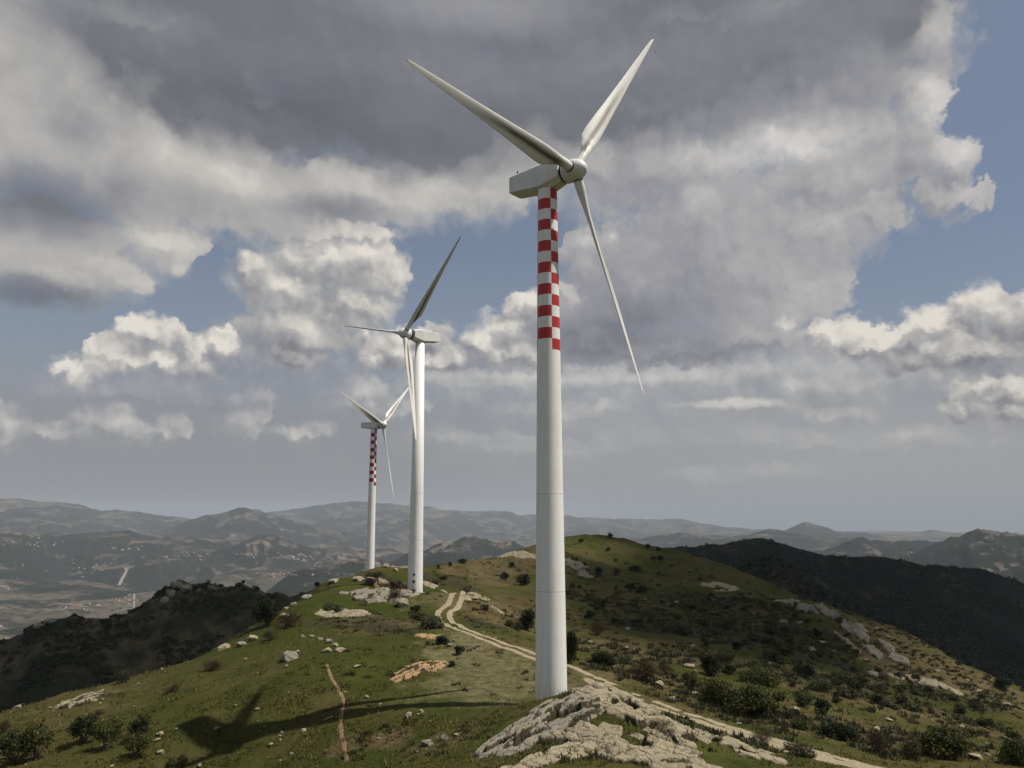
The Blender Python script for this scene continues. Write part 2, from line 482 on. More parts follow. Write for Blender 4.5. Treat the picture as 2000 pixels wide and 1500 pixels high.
def ground(x, y):
    h = HB.ray_cast(Vector((x, y, 400)), Vector((0, 0, -1)), 900)
    return (h[0], h[1]) if h[0] is not None else (Vector((x, y, float(hill_z(x, y)))), Vector((0, 0, 1)))


# what grows where: bare soil, dry grass, dark scrub  (kind of ground, as vertex attributes)
def patch(spots, x, y, s):
    m = np.zeros_like(x)
    wx = x + fbm(x / 5, y / 5, 3, s) * 2.6; wy = y + fbm(x / 5, y / 5, 3, s + 50) * 2.6
    for (px, py, rx, ry, k) in spots:
        h = hit(px, py)
        if h is None: continue
        d = np.hypot((wx - h.x) / rx, (wy - h.y) / ry)
        m = np.maximum(m, k * sstep(1.25, .65, d))
    return m


BARE = [(960, 1330, 9, 11, .75), (1020, 1345, 6, 5, .5), (940, 1300, 6, 8, .8), (900, 1262, 4, 10, .9), (880, 1240, 3, 8, .6), (870, 1345, 5, 4, .4), (1130, 1325, 5, 5, .5), (840, 1168, 7, 7, .45), (1330, 1400, 6, 3, .3), (790, 1180, 3, 3, .5), (700, 1205, 4, 6, .4), (1640, 1190, 9, 14, .4), (1085, 1120, 6, 16, .5), (1180, 1330, 3, 3, .5)]
DRY = [(1500, 1400, 16, 9, .6), (1690, 1435, 16, 9, .65), (1600, 1330, 22, 20, .5), (1850, 1310, 26, 34, .65), (1300, 1335, 12, 12, .7), (1100, 1085, 22, 60, .35), (1250, 1180, 24, 40, .35), (1900, 1420, 16, 14, .55), (150, 1370, 14, 10, .45), (930, 1120, 14, 26, 1), (980, 1100, 14, 30, .8), (1000, 1265, 7, 5, .9), (960, 1180, 12, 14, .8), (560, 1335, 8, 4, .3), (420, 1350, 10, 8, .3), (690, 1460, 4, 3, .8), (1280, 1280, 10, 10, .9), (1220, 1270, 9, 12, .7), (1350, 1420, 7, 2.5, .9), (1480, 1455, 6, 2, .8), (720, 1460, 4, 2, .6), (900, 1430, 6, 4, .5), (1780, 1310, 13, 16, .85), (1560, 1400, 8, 6, .6), (1300, 1345, 8, 5, .6), (1850, 1400, 10, 8, .5), (1050, 1180, 12, 14, .6), (130, 1380, 12, 8, .3), (780, 1215, 8, 6, .6), (1460, 1190, 12, 16, .35), (1440, 1165, 8, 12, .6)]
SCRUB = [(720, 1215, 9, 7, .9), (660, 1215, 5, 5, .6), (760, 1225, 6, 5, .8), (940, 1215, 5, 6, .6), (1400, 1180, 26, 24, .7), (1350, 1230, 26, 18, .75), (1500, 1240, 26, 18, .8), (1600, 1290, 16, 16, .7), (1700, 1350, 14, 12, .6), (1240, 1190, 12, 14, .6), (1130, 1160, 8, 26, .6), (1840, 1360, 18, 14, .5), (1440, 1310, 10, 8, .4), (1930, 1430, 12, 8, .5), (1010, 1115, 6, 16, .6), (870, 1130, 8, 14, .6)]
for nm, sp, sd in (('bare', BARE, 31), ('dry', DRY, 33), ('scrub', SCRUB, 35)):
    at_ = hill_me.attributes.new(nm, 'FLOAT', 'POINT')
    at_.data.foreach_set('value', patch(sp, HV[:, 0], HV[:, 1], sd).astype(np.float32))


# ------------------------------------------------------------------ ground materials
def mat(name):
    m = bpy.data.materials.new(name); m.use_nodes = True
    nt = m.node_tree
    b = nt.nodes['Principled BSDF']
    b.inputs['Roughness'].default_value = .9
    b.inputs['Specular IOR Level'].default_value = .2
    return m, G(nt), b


def attr(g, name):
    d = g.n.new('ShaderNodeAttribute'); d.attribute_name = name
    return d.outputs['Fac']


def pos(g): return g.n.new('ShaderNodeNewGeometry').outputs['Position']


def bump(g, b, h, dist, strength=1.0):
    d = g.n.new('ShaderNodeBump'); d.inputs['Distance'].default_value = dist; d.inputs['Strength'].default_value = strength
    g.l.new(h, d.inputs['Height']); g.l.new(d.outputs[0], b.inputs['Normal'])


def m_hill():
    m, g, b = mat("hill_grass")
    b.inputs['Specular IOR Level'].default_value = .03
    p = pos(g)
    big = g.noise(p, .035, 4, .55); mid = g.noise(p, .22, 5, .6); fin = g.noise(p, 1.7, 5, .65); spk = g.noise(p, 6.0, 3, .6)
    grass = g.mix(g.ramp(g.mad(mid, .7, g.mul(fin, .5)), .45, .75), (.029, .037, .0075), (.062, .067, .016))
    grass = g.mix(g.ramp(big, .42, .62), grass, g.mix(fin, (.056, .049, .015), (.090, .073, .028)))
    grass = g.mix(g.ramp(fin, .58, .72, 0, .55), grass, (.020, .022, .008))
    dry = g.mix(g.ramp(g.add(g.mul(fin, .6), g.mul(mid, .5)), .40, .72), (.056, .044, .018), (.128, .100, .050))
    scrub = g.mix(g.ramp(fin, .38, .66), (.022, .022, .011), (.058, .052, .027))
    bare = g.mix(g.ramp(g.add(g.mul(g.noise(p, 1.0, 5, .65), .6), g.mul(spk, .45)), .36, .68), (.070, .066, .028), (.20, .175, .095))
    lush = g.mul(g.ramp(g.sep(p)[0], 2, -14), g.ramp(g.noise(p, .06, 4, .6), .36, .58))
    grass = g.mix(g.mul(lush, .7), grass, g.mix(fin, (.024, .033, .0055), (.046, .056, .011)))
    c = g.mix(g.ramp(g.add(attr(g, 'scrub'), g.mul(g.sub(mid, .5), 1.1)), .25, .75), grass, scrub)
    c = g.mix(g.ramp(g.add(attr(g, 'dry'), g.mul(g.sub(mid, .5), 1.0)), .25, .8), c, dry)
    c = g.mix(g.mul(g.ramp(g.add(attr(g, 'bare'), g.mul(g.sub(g.noise(p, .7, 5, .65), .5), 1.5)), .15, 1.05), .9), c, bare)
    # pebbles and dead stems
    v = g.voro(p, 1.1); peb = g.ramp(v, .06, .03)
    c = g.mix(g.mul(peb, g.ramp(mid, .50, .62)), c, (.22, .20, .14))
    c = g.mix(g.ramp(spk, .58, .70, 0, .35), c, (.105, .090, .042))
    c = g.mix(g.ramp(g.noise(p, 4.3, 4, .65), .45, .36, 0, .50), c, (.014, .016, .006))
    c = g.mix(g.ramp(g.noise(p, 3.1, 3, .6), .58, .68, 0, .5), c, (.016, .017, .007))
    g.l.new(c, b.inputs['Base Color'])
    bump(g, b, g.add(g.mul(fin, .7), g.mul(spk, .35)), .22, .8)
    return m


M_HILL = m_hill()
hill_o = tag(link("hill", hill_me, M_HILL, smooth=True), kind='structure')

# ------------------------------------------------------------------ wind turbines
def m_paint(name, base, dirt=.35, rust=0.0):
    m, g, b = mat(name)
    tc = g.n.new('ShaderNodeTexCoord').outputs['Object']
    n = g.noise(tc, .6, 5, .6)
    n2 = g.noise(g.vm('MULTIPLY', tc, (2.6, 2.6, .11)), 1.0, 5, .62)
    n3 = g.noise(g.vm('MULTIPLY', tc, (7.0, 7.0, .22)), 1.0, 4, .6)
    worn = tuple(q * k for q, k in zip(base, (.66, .62, .52)))
    c = g.mix(g.ramp(g.add(g.mul(n, .45), g.mul(n2, .55)), .42, .68, 0.0, dirt), base, worn)
    c = g.mix(g.ramp(n3, .60, .74, 0.0, dirt * .9), c, tuple(q * .5 for q in worn))
    if rust:
        z = g.sep(tc)[2]
        foot = g.mul(g.ramp(z, 3.2, .1), g.ramp(n3, .42, .62))
        c = g.mix(g.mul(foot, rust), c, (.30, .24, .16))
    g.l.new(c, b.inputs['Base Color'])
    b.inputs['Roughness'].default_value = .45
    b.inputs['Specular IOR Level'].default_value = .4
    return m


M_WHITE = m_paint("tower_white_paint", (.82, .81, .775), .30, rust=.6)
M_RED = m_paint("band_red_paint", (.46, .028, .022), .30)
M_RED_SHADE = m_paint("shaded_red_paint", (.26, .020, .026), .45)  # band red made darker: the small tower's shade put into the colour
M_NAC = m_paint("nacelle_paint", (.74, .735, .70), .45)
M_SEAM, _g, _b = mat("flange_seam"); _b.inputs['Base Color'].default_value = (.60, .59, .56, 1)
M_DARK, _g, _b = mat("dark_gap"); _b.inputs['Base Color'].default_value = (.02, .018, .015, 1)
M_CONC, _g, _b = mat("concrete")
_g.l.new(_g.mix(_g.noise(pos(_g), 2.0, 5, .6), (.22, .21, .18), (.42, .40, .35)), _b.inputs['Base Color'])


def m_blade():
    m, g, b = mat("blade_paint")
    tc = g.n.new('ShaderNodeTexCoord').outputs['Object']      # x along the span, y across the chord, z through the thickness
    x, y, z = g.sep(tc)
    n = g.noise(g.vm('MULTIPLY', tc, (.35, 5.0, 3.0)), 1.0, 5, .6)
    base = g.mix(n, (.80, .785, .74), (.70, .68, .62))
    # an oily run along the middle of the inner half of the blade
    band = g.m('ABSOLUTE', g.add(y, g.mad(x, -.012, .36)))
    run = g.mul(g.ramp(g.add(band, g.mul(g.sub(n, .5), .40)), .44, .05), g.mul(g.ramp(x, .6, 2.4), g.ramp(x, 16.0, 7.0)))
    c = g.mix(g.mul(run, .95), base, (.105, .072, .032))
    c = g.mix(g.ramp(g.noise(g.vm('MULTIPLY', tc, (.5, 9.0, 3.0)), 1.0, 4, .6), .52, .70, 0, .45), c, (.42, .38, .29))
    g.l.new(c, b.inputs['Base Color'])
    b.inputs['Roughness'].default_value = .4
    return m


M_BLADE = m_blade()


def revolve(name, prof, seg=48, m=None, parent=None, axis='z', mats=None, facemat=None):
    V, Fc, Mi = [], [], []
    n = len(prof)
    for (r, h) in prof:
        for k in range(seg):
            a = 2 * math.pi * k / seg
            V.append((r * math.cos(a), r * math.sin(a), h))
    for i in range(n - 1):
        for k in range(seg):
            Fc.append((i * seg + k, i * seg + (k + 1) % seg, (i + 1) * seg + (k + 1) % seg, (i + 1) * seg + k))
            Mi.append(facemat(i, (k + .5) / seg * 360) if facemat else 0)
    Fc.append(tuple(range(seg))[::-1]); Mi.append(0)
    Fc.append(tuple(range((n - 1) * seg, n * seg))); Mi.append(0)
    if axis == 'y': V = [(a, -c, b) for a, b, c in V]                 # revolve about -y
    me = mesh(name, V, Fc)
    o = link(name, me, mats or m, parent)
    me.polygons.foreach_set('use_smooth', [True] * (len(Fc) - 2) + [False, False])
    me.polygons.foreach_set('material_index', Mi)
    return o


def blade_mesh(L):
    """along +x; leading edge +y, pressure side -z (towards the wind)"""
    st = [(0.0, .52, 1.0, 0), (.03, .50, 1.0, 0), (.07, .58, .72, 20), (.12, .86, .42, 20), (.17, 1.06, .30, 18), (.22, 1.07, .26, 15), (.30, .98, .235, 11.5), (.42, .82, .21, 8), (.56, .66, .19, 5), (.70, .51, .175, 3), (.83, .375, .165, 1.5), (.92, .27, .16, .5), (.97, .19, .16, 0), (.993, .10, .16, 0), (1.0, .03, .2, 0)]
    rows = []
    n = 20
    for i in range(64):
        u = (i / 63) ** 1.15
        k = max(j for j in range(len(st)) if st[j][0] <= u + 1e-9); k = min(k, len(st) - 2)
        t = (u - st[k][0]) / (st[k + 1][0] - st[k][0]); s = t * t * (3 - 2 * t) if k < 4 else t
        c = st[k][1] * (1 - s) + st[k + 1][1] * s
        th = st[k][2] * (1 - s) + st[k + 1][2] * s
        tw = -R(st[k][3] * (1 - s) + st[k + 1][3] * s)
        chord = c * 1.78
        rnd = max(0.0, min(1.0, (th - .30) / .6))                     # round at the root, airfoil beyond
        lead = .30 + .20 * rnd
        row = []
        for q in range(n):
            a = 2 * math.pi * q / n
            ca = .5 + .5 * math.cos(a)                                # 1 trailing .. 0 leading
            yt = 5 * th * (.2969 * math.sqrt(ca) - .126 * ca - .3516 * ca ** 2 + .2843 * ca ** 3 - .1036 * ca ** 4) * chord
            side = 1 if a < math.pi else -1
            ya, za = (lead - ca) * chord, side * yt * (1.0 if side > 0 else .62)
            d = .95                                                   # root cylinder
            yc, zc = -d / 2 * math.cos(a), d / 2 * math.sin(a)
            yy, zz = ya * (1 - rnd) + yc * rnd, za * (1 - rnd) + zc * rnd
            row.append((u * L, yy * math.cos(tw) - zz * math.sin(tw), yy * math.sin(tw) + zz * math.cos(tw)))
        rows.append(row)
    V = [p for r_ in rows for p in r_]
    Fc = []
    for i in range(len(rows) - 1):
        for q in range(n):
            Fc.append((i * n + q, (i + 1) * n + q, (i + 1) * n + (q + 1) % n, i * n + (q + 1) % n))
    Fc.append(tuple(range(n))); Fc.append(tuple(range((len(rows) - 1) * n, len(rows) * n))[::-1])
    me = mesh("blade", V, Fc)
    bm = bmesh.new(); bm.from_mesh(me); bmesh.ops.recalc_face_normals(bm, faces=bm.faces); bm.to_mesh(me); bm.free()
    return me


def loft(name, secs, m, parent):
    n = len(secs[0]); V = [p for s in secs for p in s]; Fc = []
    for i in range(len(secs) - 1):
        for k in range(n): Fc.append((i * n + k, i * n + (k + 1) % n, (i + 1) * n + (k + 1) % n, (i + 1) * n + k))
    Fc.append(tuple(range(n))[::-1]); Fc.append(tuple(range((len(secs) - 1) * n, len(secs) * n)))
    me = mesh(name, V, Fc)
    bm = bmesh.new(); bm.from_mesh(me); bmesh.ops.recalc_face_normals(bm, faces=bm.faces)
    bm.to_mesh(me); bm.free()
    return link(name, me, m, parent)


def nac_sec(y, w, top, bot, ch_t, ch_b, wb):
    """eight-cornered section of the nacelle at y (rotor at -y)"""
    return [(-w, y, top - ch_t), (-w + ch_t, y, top), (w - ch_t, y, top), (w, y, top - ch_t), (w, y, bot + ch_b), (wb, y, bot), (-wb, y, bot), (-w, y, bot + ch_b)]


def wind_turbine(label, base, hub, yaw, tilt, cone, blades, band, r_base, r_top, bandz=None, red=None, over=3.25, group=None, door=False, pitch=14):
    """base/hub: world points; blades: (angle in the rotor plane, length)"""
    t = empty("wind_turbine", base)
    tag(t, label, "wind turbine", group)
    hx, hy, hz = (hub[i] - base[i] for i in range(3))
    top = hz - 1.28
    # tower
    s1, s2 = top * .385, top * .205
    zs = [0.0, .25] + [z_ + q_ for z_ in (s2, s1) for q_ in (-.045, .045)]
    rows = []
    if band:
        z1, z0 = top - .02, bandz
        zs = [z for z in zs if z < z0 - .1] + [z0 + (z1 - z0) * k / 15 for k in range(16)]
    else: zs.append(top)
    prof = []
    for z in zs:
        rr = r_base + (r_top - r_base) * z / top
        pass
        if z == 0: rr = r_base
        prof.append((rr, z))
    if prof[-1][1] < top: prof.append((r_top, top))
    ib = next((i for i, z in enumerate(zs) if band and z >= bandz - 1e-6), None)
    # the checker has four columns round the tower; one seam stands a little right of the side seen here
    view = math.degrees(math.atan2(-base[1], -base[0]))
    seam = view + 18

    def fm(i, ang):
        if any(abs((zs[min(i, len(zs) - 1)] + zs[min(i + 1, len(zs) - 1)]) / 2 - z_) < .02 for z_ in (s1, s2)): return 2
        if not band or i < ib or i >= ib + 15: return 0
        j = int(((ang - seam) % 360) // 90)                           # 0: right of the seam, 3: left of it
        return 1 if (i - ib + j) % 2 == 0 else 0
    seg = 72
    tw = revolve("tower", prof, seg, None, t, mats=[M_WHITE, red or M_RED, M_SEAM], facemat=fm)
    tw.data.transform(Matrix.Rotation(R(seam % 5), 4, 'Z'))
    if True:
        revolve("foundation", [(r_base + .75, -1.6), (r_base + .75, .06), (r_base + .32, .10), (r_base + .30, .10)], 40, M_CONC, t)
    if door:
        d = R(view - 12)
        ex, ey = math.cos(d), math.sin(d)
        rr = r_base + .012
        def panel(name, w, z0, z1, m, off, par, dr=0.0):
            V = []
            for k in range(7):
                a = d + (-.5 + k / 6) * w / rr + dr / rr
                for rad in (rr - .05 + off, rr + off):
                    for z in (z0, z1): V.append((rad * math.cos(a), rad * math.sin(a), z))
            Fc = []
            for k in range(6):
                a, b_ = k * 4, k * 4 + 4
                Fc += [(a + 2, b_ + 2, b_ + 3, a + 3), (a + 1, a + 3, b_ + 3, b_ + 1), (a, b_, b_ + 2, a + 2)]
            Fc += [(0, 2, 3, 1), (24, 25, 27, 26)]
            return link(name, mesh(name, V, Fc), m, par)
        dr_ = panel("door", .95, .95, 2.95, M_NAC, .03, t); dr_['label'] = "grey door at the foot of the tower"
        v_ = panel("vent", .55, 2.2, 2.6, M_DARK, .045, dr_)
        # two dark hatches and the entrance steps
        panel("hatch", .42, 3.55, 3.9, M_DARK, .03, t, .05)
        V, Fc = [], []
        for k in range(5):
            s0, s1 = rr + .1 + (4 - k) * .26, rr + .1 + (5 - k) * .26
            z = .19 + k * .19
            o = len(V)
            for (s, hgt) in ((s0, z), (s1, z), (s1, z - .06), (s0, z - .06)):
                for e in (-.55, .55): V.append((ex * s - ey * e, ey * s + ex * e, hgt))
            Fc += [(o, o + 2, o + 3, o + 1), (o + 2, o + 4, o + 5, o + 3), (o + 4, o + 6, o + 7, o + 5), (o + 6, o, o + 1, o + 7), (o, o + 6, o + 4, o + 2), (o + 1, o + 3, o + 5, o + 7)]
        link("steps", mesh("steps", V, Fc), M_DARK, t)
    # everything above the tower turns with the wind: local -y looks into it
    def into(o): o.location = (0, 0, hz); o.rotation_euler = (0, 0, yaw)
    secs = [nac_sec(4.30, 1.02, 1.10, -.62, .05, .06, .62), nac_sec(4.24, 1.06, 1.14, -.68, .07, .10, .64), nac_sec(2.6, 1.11, 1.20, -.92, .09, .16, .70), nac_sec(0.2, 1.15, 1.28, -1.28, .12, .22, .78), nac_sec(-.9, 1.14, 1.26, -1.28, .20, .42, .62), nac_sec(-1.7, 1.03, 1.15, -1.14, .32, .50, .50), nac_sec(-2.10, 1.0, 1.02, -1.04, .40, .46, .46)]
    n = loft("nacelle", secs, M_NAC, t); into(n)
    sc = loft("roof_seam", [[(x_, y_, z_) for x_, z_ in ((-.9, .0), (.9, .0), (.9, .05), (-.9, .05))] for y_, z_ in ((3.9, 0), (.4, 0))], M_NAC, n)
    sc.location = (0, 0, 1.20)
    sc.rotation_euler = (R(-2), 0, 0)
    # anemometer at the back of the roof
    a_ = revolve("anemometer", [(.02, 0), (.02, .55), (.09, .58), (.09, .70), (.015, .74)], 8, M_DARK, n); a_.location = (-.4, 3.7, 1.13)
    a2 = revolve("wind_vane", [(.02, 0), (.02, .6), (.06, .62), (.05, .78), (.01, .8)], 8, M_DARK, n); a2.location = (.45, 3.7, 1.13)
    # rotor
    axis = Vector((math.sin(yaw) * math.cos(tilt), -math.cos(yaw) * math.cos(tilt), math.sin(tilt)))
    u = Vector((math.cos(yaw), math.sin(yaw), 0)); v = axis.cross(u)
    if v.z < 0: v = -v
    Mh = Matrix((u, -axis, v)).transposed().to_4x4()                    # local x = u, local -y = axis, local z = v
    prof = [(1.06, -1.05), (1.12, -1.0), (1.14, -.3), (1.10, .12), (1.0, .50), (.84, .84), (.60, 1.12), (.34, 1.30), (.12, 1.37), (.01, 1.38)]
    sp = revolve("hub", prof, 40, M_NAC, t, axis='y')
    sp.matrix_local = Matrix.Translation((hx, hy, hz)) @ Mh
    gap = revolve("hub_collar", [(.92, -1.45), (.98, -1.4), (.98, -1.02), (.92, -1.0)], 40, M_DARK, sp, axis='y')
    for (ang, L) in blades:
        e = (u * math.cos(ang) + v * math.sin(ang)); e = (e * math.cos(cone) + axis * math.sin(cone)).normalized()
        lead = axis.cross(e)                                            # clockwise seen from the front: the leading edge
        lead = -lead
        th = e.cross(lead)
        Mb = Matrix((e, lead.normalized(), th.normalized())).transposed().to_4x4()
        r0 = .98
        bl = link("blade", blade_mesh(L - r0), M_BLADE, t, smooth=True)
        pt = Matrix.Rotation(-R(pitch), 4, 'X')
        bl.matrix_local = Matrix.Translation(Vector((hx, hy, hz)) + e * r0) @ Mb @ pt
        cl = revolve("blade_collar", [(.50, -.16), (.555, -.14), (.555, .05), (.50, .07)], 32, M_DARK, bl)
        cl.data.transform(Matrix.Rotation(math.pi / 2, 4, 'Y'))
    return t


def zrel(z): return z + HC


gz = lambda c: ground(float(c[0]), float(c[1]))[0].z
H1 = (6.2544, 71.866, zrel(33.552)); H2 = (-21.94, 153.15, zrel(36.01)); H3 = (-41.28, 244.58, zrel(27.49))
wind_turbine("tall white wind turbine with red and white checks, nearest, behind the pale rock outcrop", (TW[0][0], TW[0][1], gz(TW[0])), H1, .847, -.035, .047,
             [(1.003 - .009, 23.872), (1.003 + 2 * math.pi / 3 + .013, 23.025), (1.003 + 4 * math.pi / 3 - .003, 24.25)], True, 1.47, .985, bandz=H1[2] - gz(TW[0]) - 1.28 - 16.7, group="wind turbines along the ridge")
wind_turbine("all white wind turbine without checks, middle one of three, by the track's bend", (TW[1][0], TW[1][1], gz(TW[1])), H2, -.7833, .0626, .012,
             [(.8071 + k * 2 * math.pi / 3, 23.5) for k in range(3)], False, 1.50, .95, group="wind turbines along the ridge", door=True, pitch=80)
wind_turbine("farthest and smallest wind turbine, dark red checks, rising behind the hilltop rocks", (TW[2][0], TW[2][1], gz(TW[2])), H3, 1.1564, .0674, .010,
             [(.722 + k * 2 * math.pi / 3, 23.5) for k in range(3)], True, 1.42, .98, bandz=H3[2] - gz(TW[2]) - 1.28 - 18.0, red=M_RED_SHADE, group="wind turbines along the ridge")

# ------------------------------------------------------------------ track, footpath, earth bank
def m_gravel(name, a, b_, green=(.060, .060, .024), k=.5):
    m, g, b = mat(name)
    p = pos(g)
    n = g.noise(p, 1.1, 5, .65); f = g.noise(p, 7.0, 4, .65)
    c = g.mix(g.ramp(g.add(g.mul(n, .5), g.mul(f, .5)), .38, .66), a, b_)
    c = g.mix(g.mul(g.ramp(n, .56, .68), k), c, green)
    v = g.voro(p, 3.2); c = g.mix(g.ramp(v, .16, .08, 0, .6), c, tuple(min(.6, q * 1.35) for q in b_))
    g.l.new(c, b.inputs['Base Color'])
    bump(g, b, g.add(f, g.mul(v, .5)), .10, .8)
    return m


M_TRACK = m_gravel("pale_gravel", (.22, .18, .11), (.39, .33, .22))
M_PATH = m_gravel("trodden_earth", (.14, .085, .045), (.30, .205, .12), k=.25)


def spline(pts, step):
    """Catmull-Rom through world points, even spacing"""
    P = [np.array(p[:2], float) for p in pts]
    P = [2 * P[0] - P[1]] + P + [2 * P[-1] - P[-2]]
    out = []
    for i in range(1, len(P) - 2):
        for t in np.linspace(0, 1, 24, endpoint=False):
            a, b, c, d = P[i - 1], P[i], P[i + 1], P[i + 2]
            out.append(.5 * (2 * b + (c - a) * t + (2 * a - 5 * b + 4 * c - d) * t * t + (3 * b - a - 3 * c + d) * t ** 3))
    out.append(P[-2]); out = np.array(out)
    L = np.r_[0, np.cumsum(np.hypot(*np.diff(out, axis=0).T))]
    s = np.arange(0, L[-1], step)
    q = np.c_[np.interp(s, L, out[:, 0]), np.interp(s, L, out[:, 1])]
    d = np.gradient(q, axis=0); d /= np.hypot(*d.T)[:, None]
    return s, q, np.c_[-d[:, 1], d[:, 0]]


def strip(name, pts, off, wid, m, lift=.05, step=.28, gaps=None, seed=0, nc=7):
    """a ragged-edged ribbon lying on the ground; off and wid are functions of the distance along it"""
    s, q, nrm = spline(pts, step)
    k_ = np.ones(21) / 21                                               # wheels take the bends smoothly
    q = np.stack([np.convolve(np.pad(q[:, c], 10, 'reflect', reflect_type='odd'), k_, 'valid') for c in (0, 1)], 1)
    d_ = np.gradient(q, axis=0); d_ /= np.hypot(*d_.T)[:, None]; nrm = np.c_[-d_[:, 1], d_[:, 0]]
    V, Q, ok = [], [], []
    for i in range(len(s)):
        w = wid(s[i]) * (gaps(s[i]) if gaps else 1); o = off(s[i])
        e0 = o - w * (.5 + .16 * noise2(s[i] / 2.2, 3.3, seed) + .16 * noise2(s[i] / .5, 1.1, seed + 1))
        e1 = o + w * (.5 + .16 * noise2(s[i] / 2.2, 8.8, seed + 2) + .16 * noise2(s[i] / .5, 5.1, seed + 3))
        ok.append(e1 - e0 > .12)
        for k in range(nc):
            e = e0 + (e1 - e0) * k / (nc - 1)
            x, y = q[i] + nrm[i] * e
            z = ground(x, y)[0].z + (lift if 0 < k < nc - 1 else -.03)
            V.append((x, y, z))
    for i in range(len(s) - 1):
        if not (ok[i] and ok[i + 1]): continue
        for k in range(nc - 1):
            a = i * nc + k
            Q.append((a, a + 1, a + nc + 1, a + nc))
    return tag(link(name, quads_mesh(name, V, Q), m, smooth=True), kind='structure')


TRK = [tuple(hit(*p)) if p[1] < 1500 else at(p[0], p[1], 59 if p[0] < 1750 else 57) for p in TRACK_PX]
_s, _q, _ = spline(TRK, .5)
_base = float(_s[np.argmin(np.hypot(_q[:, 0] - 5.5, _q[:, 1] - 92))])       # where it passes behind the tall tower
_k = TRACK_PX.index((1400, 1417)); _low = float(_s[np.argmin(np.hypot(_q[:, 0] - TRK[_k][0], _q[:, 1] - TRK[_k][1]))])
_wl = lambda s: 1.05 + .15 * float(sstep(_base - 25, _base, s)) + .75 * float(sstep(_low - 8, _low + 6, s))
strip("track", TRK, lambda s: -.95 + .05 * float(sstep(_low - 8, _low, s)), _wl, M_TRACK, seed=3, gaps=lambda s: 1 - float(sstep(_base - 4, _base + 2, s) * sstep(_low + 1, _low - 5, s)) * float(sstep(-.35, .15, noise2(s / 1.7, .5, 77))))
strip("track", TRK, lambda s: .95 - .05 * float(sstep(_low - 8, _low, s)), _wl, M_TRACK, seed=9, gaps=lambda s: 1 - float(sstep(_base - 2, _base + 4, s) * sstep(_low + 1, _low - 5, s)) * float(sstep(-.30, .25, noise2(s / 1.4, 4.5, 78))))

PTH = [tuple(hit(*p)) for p in [(638, 1298), (645, 1318), (653, 1335), (664, 1350), (672, 1360), (671, 1378), (667, 1395), (664, 1415), (668, 1440), (674, 1470), (678, 1490)]]
strip("path", PTH, lambda s: 0, lambda s: .40 + .12 * noise2(s / 2.5, 0, 5), M_PATH, seed=21, step=.2)


# ------------------------------------------------------------------ rock
def m_rock(name, pale, mid, dark, warm=(.30, .20, .10)):
    m, g, b = mat(name)
    p = pos(g)
    tc = g.n.new('ShaderNodeTexCoord').outputs['Object']
    n = g.noise(p, .8, 6, .62); f = g.noise(p, 5.5, 5, .65)
    bed = g.noise(g.vm('MULTIPLY', p, (1.0, 1.0, 5.0)), 1.6, 5, .6)
    c = g.mix(g.ramp(g.add(g.mul(n, .45), g.mul(f, .55)), .38, .66), mid, pale)
    c = g.mix(g.ramp(attr(g, 'slab'), .25, .9, 0, .55), c, mid)
    c = g.mix(g.ramp(bed, .55, .68, 0, .7), c, dark)
    c = g.mix(g.ramp(n, .56, .74, 0, .45), c, warm)
    # cracks and black lichen
    cr = g.voro(g.vm('ADD', p, g.vm('SCALE', g.noise(p, 1.5, 3, .5, col=True), scale=.9)), .42, 'DISTANCE_TO_EDGE')
    c = g.mix(g.ramp(cr, .022, .004, 0, .75), c, tuple(q * .5 for q in dark))
    c = g.mix(g.ramp(g.noise(p, 2.6, 5, .7), .60, .68, 0, .55), c, tuple(q * .6 for q in dark))
    c = g.mix(g.mul(g.ramp(g.add(attr(g, 'crack_shade'), g.mul(g.sub(f, .5), .7)), .35, .75), .92), c, g.mix(n, (.040, .034, .014), (.030, .024, .014)))  # soil in the slab gaps, with crevice shade put into the colour too
    g.l.new(c, b.inputs['Base Color'])
    bump(g, b, g.add(g.add(g.mul(f, .6), g.mul(bed, .5)), g.mul(g.ramp(cr, 0, .06), .4)), .16, .9)
    return m


M_ROCK = m_rock("limestone", (.37, .32, .215), (.25, .215, .14), (.085, .068, .043), warm=(.30, .235, .13))
M_ROCKG = m_rock("grey_limestone", (.29, .262, .20), (.195, .175, .13), (.065, .056, .040), warm=(.22, .18, .115))
M_TAN = m_rock("tan_limestone", (.36, .28, .165), (.25, .18, .10), (.09, .06, .03), warm=(.34, .22, .10))
M_OCHRE = m_rock("ochre_cut_earth", (.42, .30, .165), (.32, .205, .10), (.17, .10, .05), warm=(.40, .26, .12))


